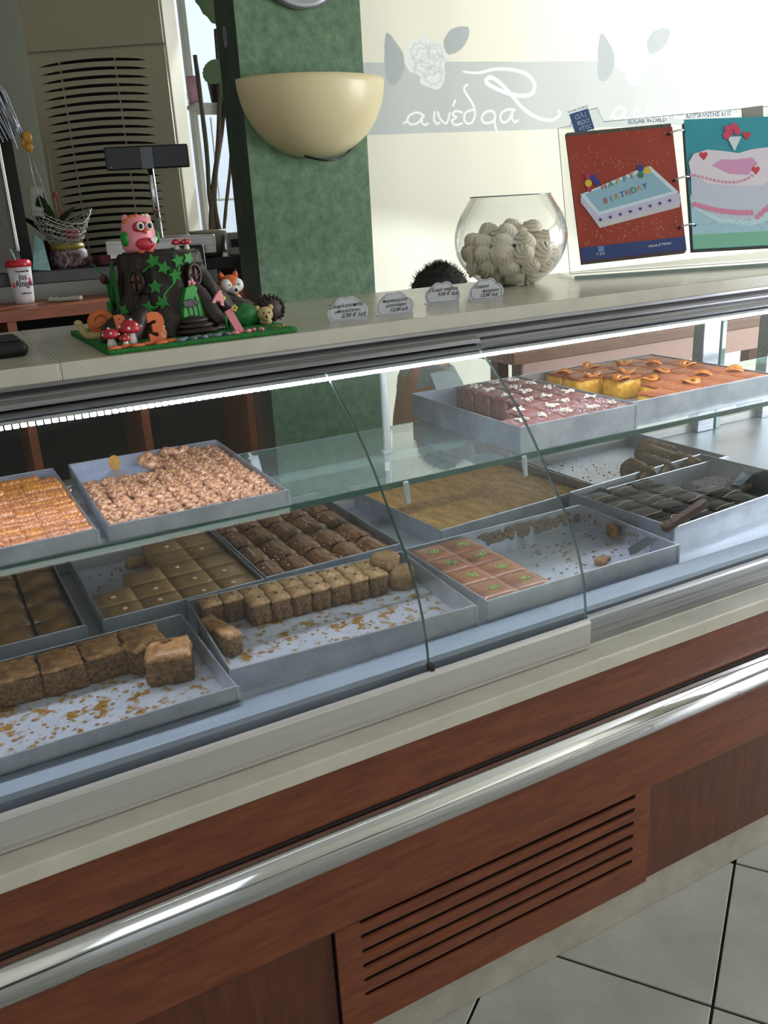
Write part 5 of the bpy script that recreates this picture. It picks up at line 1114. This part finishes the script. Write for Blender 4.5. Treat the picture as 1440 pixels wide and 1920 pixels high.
# ---- plants in the window
PW = thing('window_plant', 'tall plant with heart shaped leaves and crossing brown stems in the window', 'plant', (1.463, 3.25, 1.261)); PW.scale = (1.098, 1.098, 1.098)
M().lathe([(.05, 0), (.075, .10), (.08, .10), (.08, .11), (.07, .11), (.045, .005)], 20).obj('pot', mat('dark_pot', '#3c3a38'), PW, True)
SB_ = mat('brown_stem', '#4b3329', .6, 0, '#39402a', 12)
for pts, r in (([(-.03, 0, .1), (-.04, 0, .35), (-.03, 0, .55), (-.035, 0, .9)], .010), ([(.0, .0, .1), (-.02, 0, .32), (.03, 0, .58), (.06, 0, .8), (.07, 0, 1.0)], .011), ([(-.06, 0, .1), (-.03, 0, .33), (.05, .02, .60), (.11, 0, .85)], .012), ([(-.01, 0, .08), (.015, -.02, .26), (.07, -.02, .50), (.10, 0, .75)], .008)):
    M().tube(catmull(pts, 5), r, 8).jit(.002, 60).obj('stem', SB_, PW, True)
HL = mat('broad_leaf', '#2d4422', .4, 0, '#3a5529', 8); HLD = mat('broad_leaf_dark', '#1c2b1d', .5, 0, '#263a25', 8)
def heart_leaf(c, u, v, s_, material):
    pts = []; n = 44
    for i in range(n):
        a = 2 * pi * i / n; r = (1 - .35 * cos(a) ** 9 if False else 1) * (1 + .20 * cos(a)) * (1 + .045 * (i % 2)) - (.42 * max(0, -cos(a)) ** 6)
        pts.append((r * cos(a) * s_ * 1.15, r * sin(a) * s_ * .85))
    m = M(); m.prism(pts, 0, .0015, frame(c, u, v)); m.obj('leaf', material, PW)
heart_leaf((.075, -.02, 1.17), (.35, -.1, -1), (1, .1, .3), .13, HL); heart_leaf((.155, .02, .90), (.1, -.2, -1), (1, .1, .1), .11, HLD); heart_leaf((.045, -.02, .84), (-.9, -.1, -.5), (.3, .1, -1), .05, HL); heart_leaf((.15, .0, .74), (0.1, -.1, -1), (1, .1, 0), .10, HLD); heart_leaf((.17, 0, 1.02), (.2, 0, -1), (1, .1, 0), .09, HLD)
t = thing('candle_glass', 'pink candle in a ribbed glass on the window shelf', 'candle', (1.432, 3.35, 2.0525)); M().lathe([(.028, 0), (.031, .12), (.001, .12)], 20).obj('candle', mat('pink_wax', '#cf9fb8', .5), t, True); M().lathe([(.036, 0), (.040, .045)], 20).obj('glass_sleeve', ACRYL, t, True)
t = thing('dark_pot', 'dark plant pot on the window shelf beside the pink candle', 'pot', (1.545, 3.35, 2.0525)); M().lathe([(.030, 0), (.042, .11), (.046, .11), (.046, .118), (.036, .118), (.026, .004)], 20).obj('pot_wall', mat('black_brown_pot', '#221b18', .5), t, True); M().sph((0, 0, .10), (.036, .036, .012), 12, 6).obj('soil', SLOT, t, True)
t = thing('denim_bag', 'blue grey denim cloth bag leaning at the foot of the plant', 'bag', (1.53, 3.06, 1.261), .2); t.scale = (.7, .7, .7)
M().sph((0, 0, .11), (.10, .06, .12), 22, 14).jit(.02, 14, 2).jit(.006, 50, 3).obj('cloth', mat('denim', '#55708a', .8, 0, '#1c2a38', 9, .5, 40, contrast=(.4, .6)), t, True); M().sph((.02, -.02, .20), (.07, .05, .05), 16, 10).jit(.012, 20, 4).obj('dark_lining', BLACK, t, True)
# ---- wall clock, half bowl lamp
CK = thing('wall_clock', 'round wall clock with silver rim high on the green column', 'clock', (1.335, 1.849, 2.325))
CF = frame((0, 0, 0), (1, 0, 0), (0, 0, 1)); M().lathe([(.001, .0), (.150, .0), (.158, .008), (.158, .020), (.150, .028), (.140, .026)], 48, CF).obj('rim', mat('silver_rim', '#a4a7ad', .3, .7), CK, True)
M().lathe([(.001, .022), (.139, .022)], 48, CF).obj('face', mat('clock_face', '#d6d8da', .4), CK); M().box(-.003, .003, -.026, -.023, 0, .09).box(0, .06, -.026, -.023, -.002, .002).obj('hands', INK, CK)
for k in range(12): M().box(-.002, .002, .118, .132, .0225, .024, CF @ T((0, 0, 0), k * pi / 6)).obj('hour_mark', INK, CK)
LM = thing('wall_lamp', 'cream half bowl wall uplighter on the green column', 'wall lamp', (1.352, 1.849, 1.962))
mm = M(); vs = []; fs = []; N = 16; n = 40
for s_, k in ((1, 0), (.972, 1)):
    for i in range(N + 1):
        ph = pi / 2 * i / N
        for j in range(n + 1):
            a = pi + pi * j / n; c = cos(ph) ** .9 if i < N else 0
            vs.append((.262 * s_ * c * cos(a), .195 * s_ * c * sin(a), -.242 * s_ * sin(ph)))
B_ = (N + 1) * (n + 1)
for k in (0, 1):
    for i in range(N):
        for j in range(n): q = [k * B_ + i * (n + 1) + j, k * B_ + i * (n + 1) + j + 1, k * B_ + (i + 1) * (n + 1) + j + 1, k * B_ + (i + 1) * (n + 1) + j]; fs.append(q[::-1] if k == 0 else q)
for j in range(n): fs.append((j, j + 1, B_ + j + 1, B_ + j))
mm.add(vs, fs).obj('bowl_shade', CREAMP, LM, True)
M().box(-.05, .05, -.012, 0, -.16, -.02).obj('wall_plate', BLACK, LM)
M().tube(catmull([(-.06, -.045, -.236), (.02, -.055, -.252), (.10, -.03, -.235), (.15, -.006, -.20)], 5), .004, 6).obj('cable', BLACK, LM, True)
t = tag(M().tube(circ(0, 0, .014, 16, .035) and [(x, -.002, y) for x, y in circ(0, 0, .010, 16, .030)], .003, 6, closed=True).obj('metal_ring', mat('grey_wire', ''), None, True), 'small grey oval ring fixed on the dark side of the column', 'ring'); t.location = (1.1055, 1.95, 2.10); t.rotation_euler = (0, 0, rad(90))
# ---- right side work table seen through the case
WT = thing('work_table', 'brown wooden work table behind the right part of the display case', 'table', (0, 0, 0))
M().box(1.93, 3.5, 1.50, 1.74, .975, 1.02).obj('table_top', mat('brown_board', '#8a5b3e', .45, 0, '#734731', 5, 0, 20, (2, 14, 14)), WT, bev=.004)
for x, y in ((1.98, 1.53), (3.4, 1.53), (1.98, 1.67), (3.4, 1.67)): M().box(x, x + .05, y, y + .05, 0, .975).obj('leg', WOODD, WT)
M().box(1.98, 3.45, 1.51, 1.525, .88, .975).obj('apron', mat('pale_pink_panel', '#c9a193', .5), WT)
t = thing('glass_cutting_board', 'pale green glass cutting board lying on the brown work table', 'cutting board', (2.12, 1.63, 1.0205), rad(-5)); M().box(-.13, .13, -.09, .09, .003, .010).obj('plate', mat('pale_green_glass', '#8fb0a2', .1), t, bev=.002)
m = M()
for x in (-.11, .11):
    for y in (-.07, .07): m.lathe([(.006, 0), (.006, .003)], 8, T((x, y, 0)))
m.obj('feet', RUBBER, t)
t = thing('storage_tub', 'translucent beige storage tub on the work table', 'tub', (2.66, 1.65, 1.0205), rad(3)); M().box(-.20, .20, -.11, .11, 0, .10).obj('tub_body', mat('tub_beige', '#b8a68a', .3), t, bev=.01, seg=3); M().box(-.21, .21, -.12, .12, .10, .112).obj('lid', mat('tub_lid', '#cdbfa8', .3), t, bev=.004)
t = thing('pink_box', 'pink cake box with round emblem at the right end of the work table', 'box', (3.22, 1.64, 1.0205), rad(-4)); M().box(-.22, .22, -.12, .12, 0, .12).obj('carton', mat('pink_carton', '#d9a79c', .6), t, bev=.002); M().lathe([(.001, 0), (.03, 0), (.03, .002)], 20, frame((-.08, -.1215, .07), (1, 0, 0), (0, 0, 1))).obj('round_emblem', mat('pale_emblem', '#c79489', .5), t)
# ================================================================ PERSON SITTING BEHIND THE CASE
PZ = 0
PE = thing('person', 'person with short black hair and pale grey shirt sitting behind the display case', 'person', (1.455, 1.40, 0), rad(-12))
SKIN = mat('skin', '#b98868', .5, sss=.15); HAIR = mat('black_hair', '#0b0908', .7, 0, '#191412', 200, .6, 300); SHIRT = mat('grey_shirt', '#a9b3b3', .85, 0, '#98a2a3', 30, .3, 40); NAVY = mat('navy_apron', '#2b3850', .8, 0, '#222c42', 30)
def skin(name, verts, edges, radii, material, parent, root=0, sub=2):
    me = bpy.data.meshes.new(name); me.from_pydata(verts, edges, []); o = bpy.data.objects.new(name, me); COL.objects.link(o)
    o.modifiers.new('skin', 'SKIN')
    for i, r in enumerate(radii): me.skin_vertices[0].data[i].radius = r if hasattr(r, '__len__') else (r, r)
    me.skin_vertices[0].data[root].use_root = True
    s_ = o.modifiers.new('sub', 'SUBSURF'); s_.levels = sub; s_.render_levels = sub
    bpy.context.view_layer.update(); dg = bpy.context.evaluated_depsgraph_get()
    nm = bpy.data.meshes.new_from_object(o.evaluated_get(dg)); bpy.data.objects.remove(o)
    nm.name = name; nm.materials.clear(); nm.materials.append(material); nm.polygons.foreach_set('use_smooth', [True] * len(nm.polygons))
    r = bpy.data.objects.new(name, nm); COL.objects.link(r); r.parent = parent; return r
# faces +x in its own frame; seated, leaning a little, looking down
J = {'pel': (0, 0, .54), 'bel': (.01, 0, .68), 'che': (.03, 0, .88), 'nb': (.055, 0, 1.06), 'nk': (.075, 0, 1.12), 'hd': (.09, 0, 1.19),
     'shl': (.04, .16, 1.00), 'ell': (.08, .22, .76), 'wrl': (.27, .13, .70), 'hnl': (.33, .11, .69), 'shr': (.04, -.16, 1.00), 'elr': (.08, -.22, .76), 'wrr': (.27, -.13, .70), 'hnr': (.33, -.11, .69),
     'hpl': (.02, .09, .52), 'knl': (.42, .11, .53), 'anl': (.42, .11, .09), 'tol': (.55, .12, .04), 'hpr': (.02, -.09, .52), 'knr': (.42, -.11, .53), 'anr': (.42, -.11, .09), 'tor': (.55, -.12, .04)}
R_ = {'pel': .12, 'bel': .11, 'che': (.11, .13), 'nb': .06, 'nk': .052, 'hd': .055, 'shl': .058, 'ell': .042, 'wrl': .027, 'hnl': .024, 'shr': .058, 'elr': .042, 'wrr': .027, 'hnr': .024, 'hpl': .085, 'knl': .058, 'anl': .038, 'tol': .034, 'hpr': .085, 'knr': .058, 'anr': .038, 'tor': .034}
K = list(J); E_ = [('pel', 'bel'), ('bel', 'che'), ('che', 'nb'), ('nb', 'nk'), ('nk', 'hd'), ('che', 'shl'), ('shl', 'ell'), ('ell', 'wrl'), ('wrl', 'hnl'), ('che', 'shr'), ('shr', 'elr'), ('elr', 'wrr'), ('wrr', 'hnr'), ('pel', 'hpl'), ('hpl', 'knl'), ('knl', 'anl'), ('anl', 'tol'), ('pel', 'hpr'), ('hpr', 'knr'), ('knr', 'anr'), ('anr', 'tor')]
vv = [J[k] for k in K]; ee = [(K.index(a), K.index(b)) for a, b in E_]; rr = [R_[k] for k in K]
# fingers: five separate chains rooted in each palm
for s_, h in ((1, 'hnl'), (-1, 'hnr')):
    b = K.index(h)
    for q, (dy, L) in enumerate(((.026, .055), (.010, .068), (-.006, .072), (-.020, .064))):
        i0 = len(vv); hx, hy, hz = J[h]
        vv += [(hx + .035, hy + dy, hz), (hx + .035 + L * .5, hy + dy * 1.2, hz - .008), (hx + .035 + L, hy + dy * 1.25, hz - .024)]; rr += [.0095, .0085, .007]; ee += [(b, i0), (i0, i0 + 1), (i0 + 1, i0 + 2)]
    i0 = len(vv); vv += [(hx + .008, hy - s_ * .035, hz), (hx + .04, hy - s_ * .055, hz - .01)]; rr += [.011, .008]; ee += [(b, i0), (i0, i0 + 1)]
skin('body', vv, ee, rr, SKIN, PE)
kk = ['bel', 'che', 'nb', 'shl', 'shr']; el = lambda s_: (.072, s_ * .20, .83)
sv = [J['pel'], J['bel'], J['che'], (.05, 0, 1.03), J['shl'], el(1), J['shr'], el(-1)]
skin('shirt', sv, [(0, 1), (1, 2), (2, 3), (2, 4), (4, 5), (2, 6), (6, 7)], [.135, .128, (.128, .15), .075, .074, .068, .074, .068], SHIRT, PE)
tv = [J['pel'], J['hpl'], J['knl'], (.42, .11, .12), J['hpr'], J['knr'], (.42, -.11, .12)]
skin('trousers', tv, [(0, 1), (1, 2), (2, 3), (0, 4), (4, 5), (5, 6)], [.138, .1, .074, .055, .1, .074, .055], NAVY, PE)
skin('apron', [(.10, 0, .60), (.115, 0, .75), (.13, 0, .92)], [(0, 1), (1, 2)], [(.06, .11), (.06, .10), (.055, .08)], NAVY, PE)
for s_ in (-1, 1): M().sph((.49, s_ * .115, .035), (.12, .045, .04), 14, 8).obj('shoe', BLACK, PE, True)
HC = (.105, 0, 1.245)
def headf(a, ph): return 1 + (.05 * cos(a) * (ph < 0) if True else 0)
hm = M().sph(HC, (.093, .076, .112), 24, 18, fn=headf); hm.sph((HC[0] + .092, 0, HC[2] - .012), (.018, .012, .022), 10, 8)
for s_ in (-1, 1): hm.sph((HC[0] - .005, s_ * .077, HC[2] - .005), (.018, .008, .028), 10, 8)
hm.obj('head', SKIN, PE, True)
for s_ in (-1, 1): M().sph((HC[0] + .080, s_ * .030, HC[2] + .002), (.012, .014, .008), 10, 6).obj('eye', WH, PE, True); M().sph((HC[0] + .090, s_ * .030, HC[2]), (.004, .006, .006), 8, 6).obj('pupil', BKF, PE, True)
M().sph((HC[0] + .088, 0, HC[2] - .048), (.010, .022, .006), 10, 6).obj('mouth', mat('lips', '#9a5a50', .5), PE, True)
hr = M().sph((HC[0] - .012, 0, HC[2] + .022), (.098, .085, .105), 34, 22).jit(.006, 60, 1); hr.obj('hair', HAIR, PE, True)
m = M(); rs = random.Random(2)
for k in range(700):
    a = rs.uniform(0, 2 * pi); e = rs.uniform(.05, 1.5); q = Vector((cos(a) * cos(e), sin(a) * cos(e), sin(e))); p = Vector((HC[0] - .012, 0, HC[2] + .022)) + Vector((q.x * .094, q.y * .082, q.z * .102))
    d = (q + Vector((rs.uniform(-.7, .7), rs.uniform(-.7, .7), rs.uniform(-.3, .5)))).normalized(); m.tube([p, p + d * rs.uniform(.01, .022)], [.0012, .0003], 3, cap=False)
m.obj('hair_strands', HAIR, PE, kind='stuff')
SO = thing('stool', 'low round stool under the sitting person', 'stool', (1.455, 1.40, 0)); M().lathe([(.001, .33), (.15, .33), (.16, .34), (.16, .358), (.001, .362)], 28).obj('seat', BLACK, SO, True)
for k in range(4): a = pi / 4 + k * pi / 2; M().tube([(.10 * cos(a), .10 * sin(a), .33), (.16 * cos(a), .16 * sin(a), 0)], .011, 8).obj('leg', CHROME, SO, True)
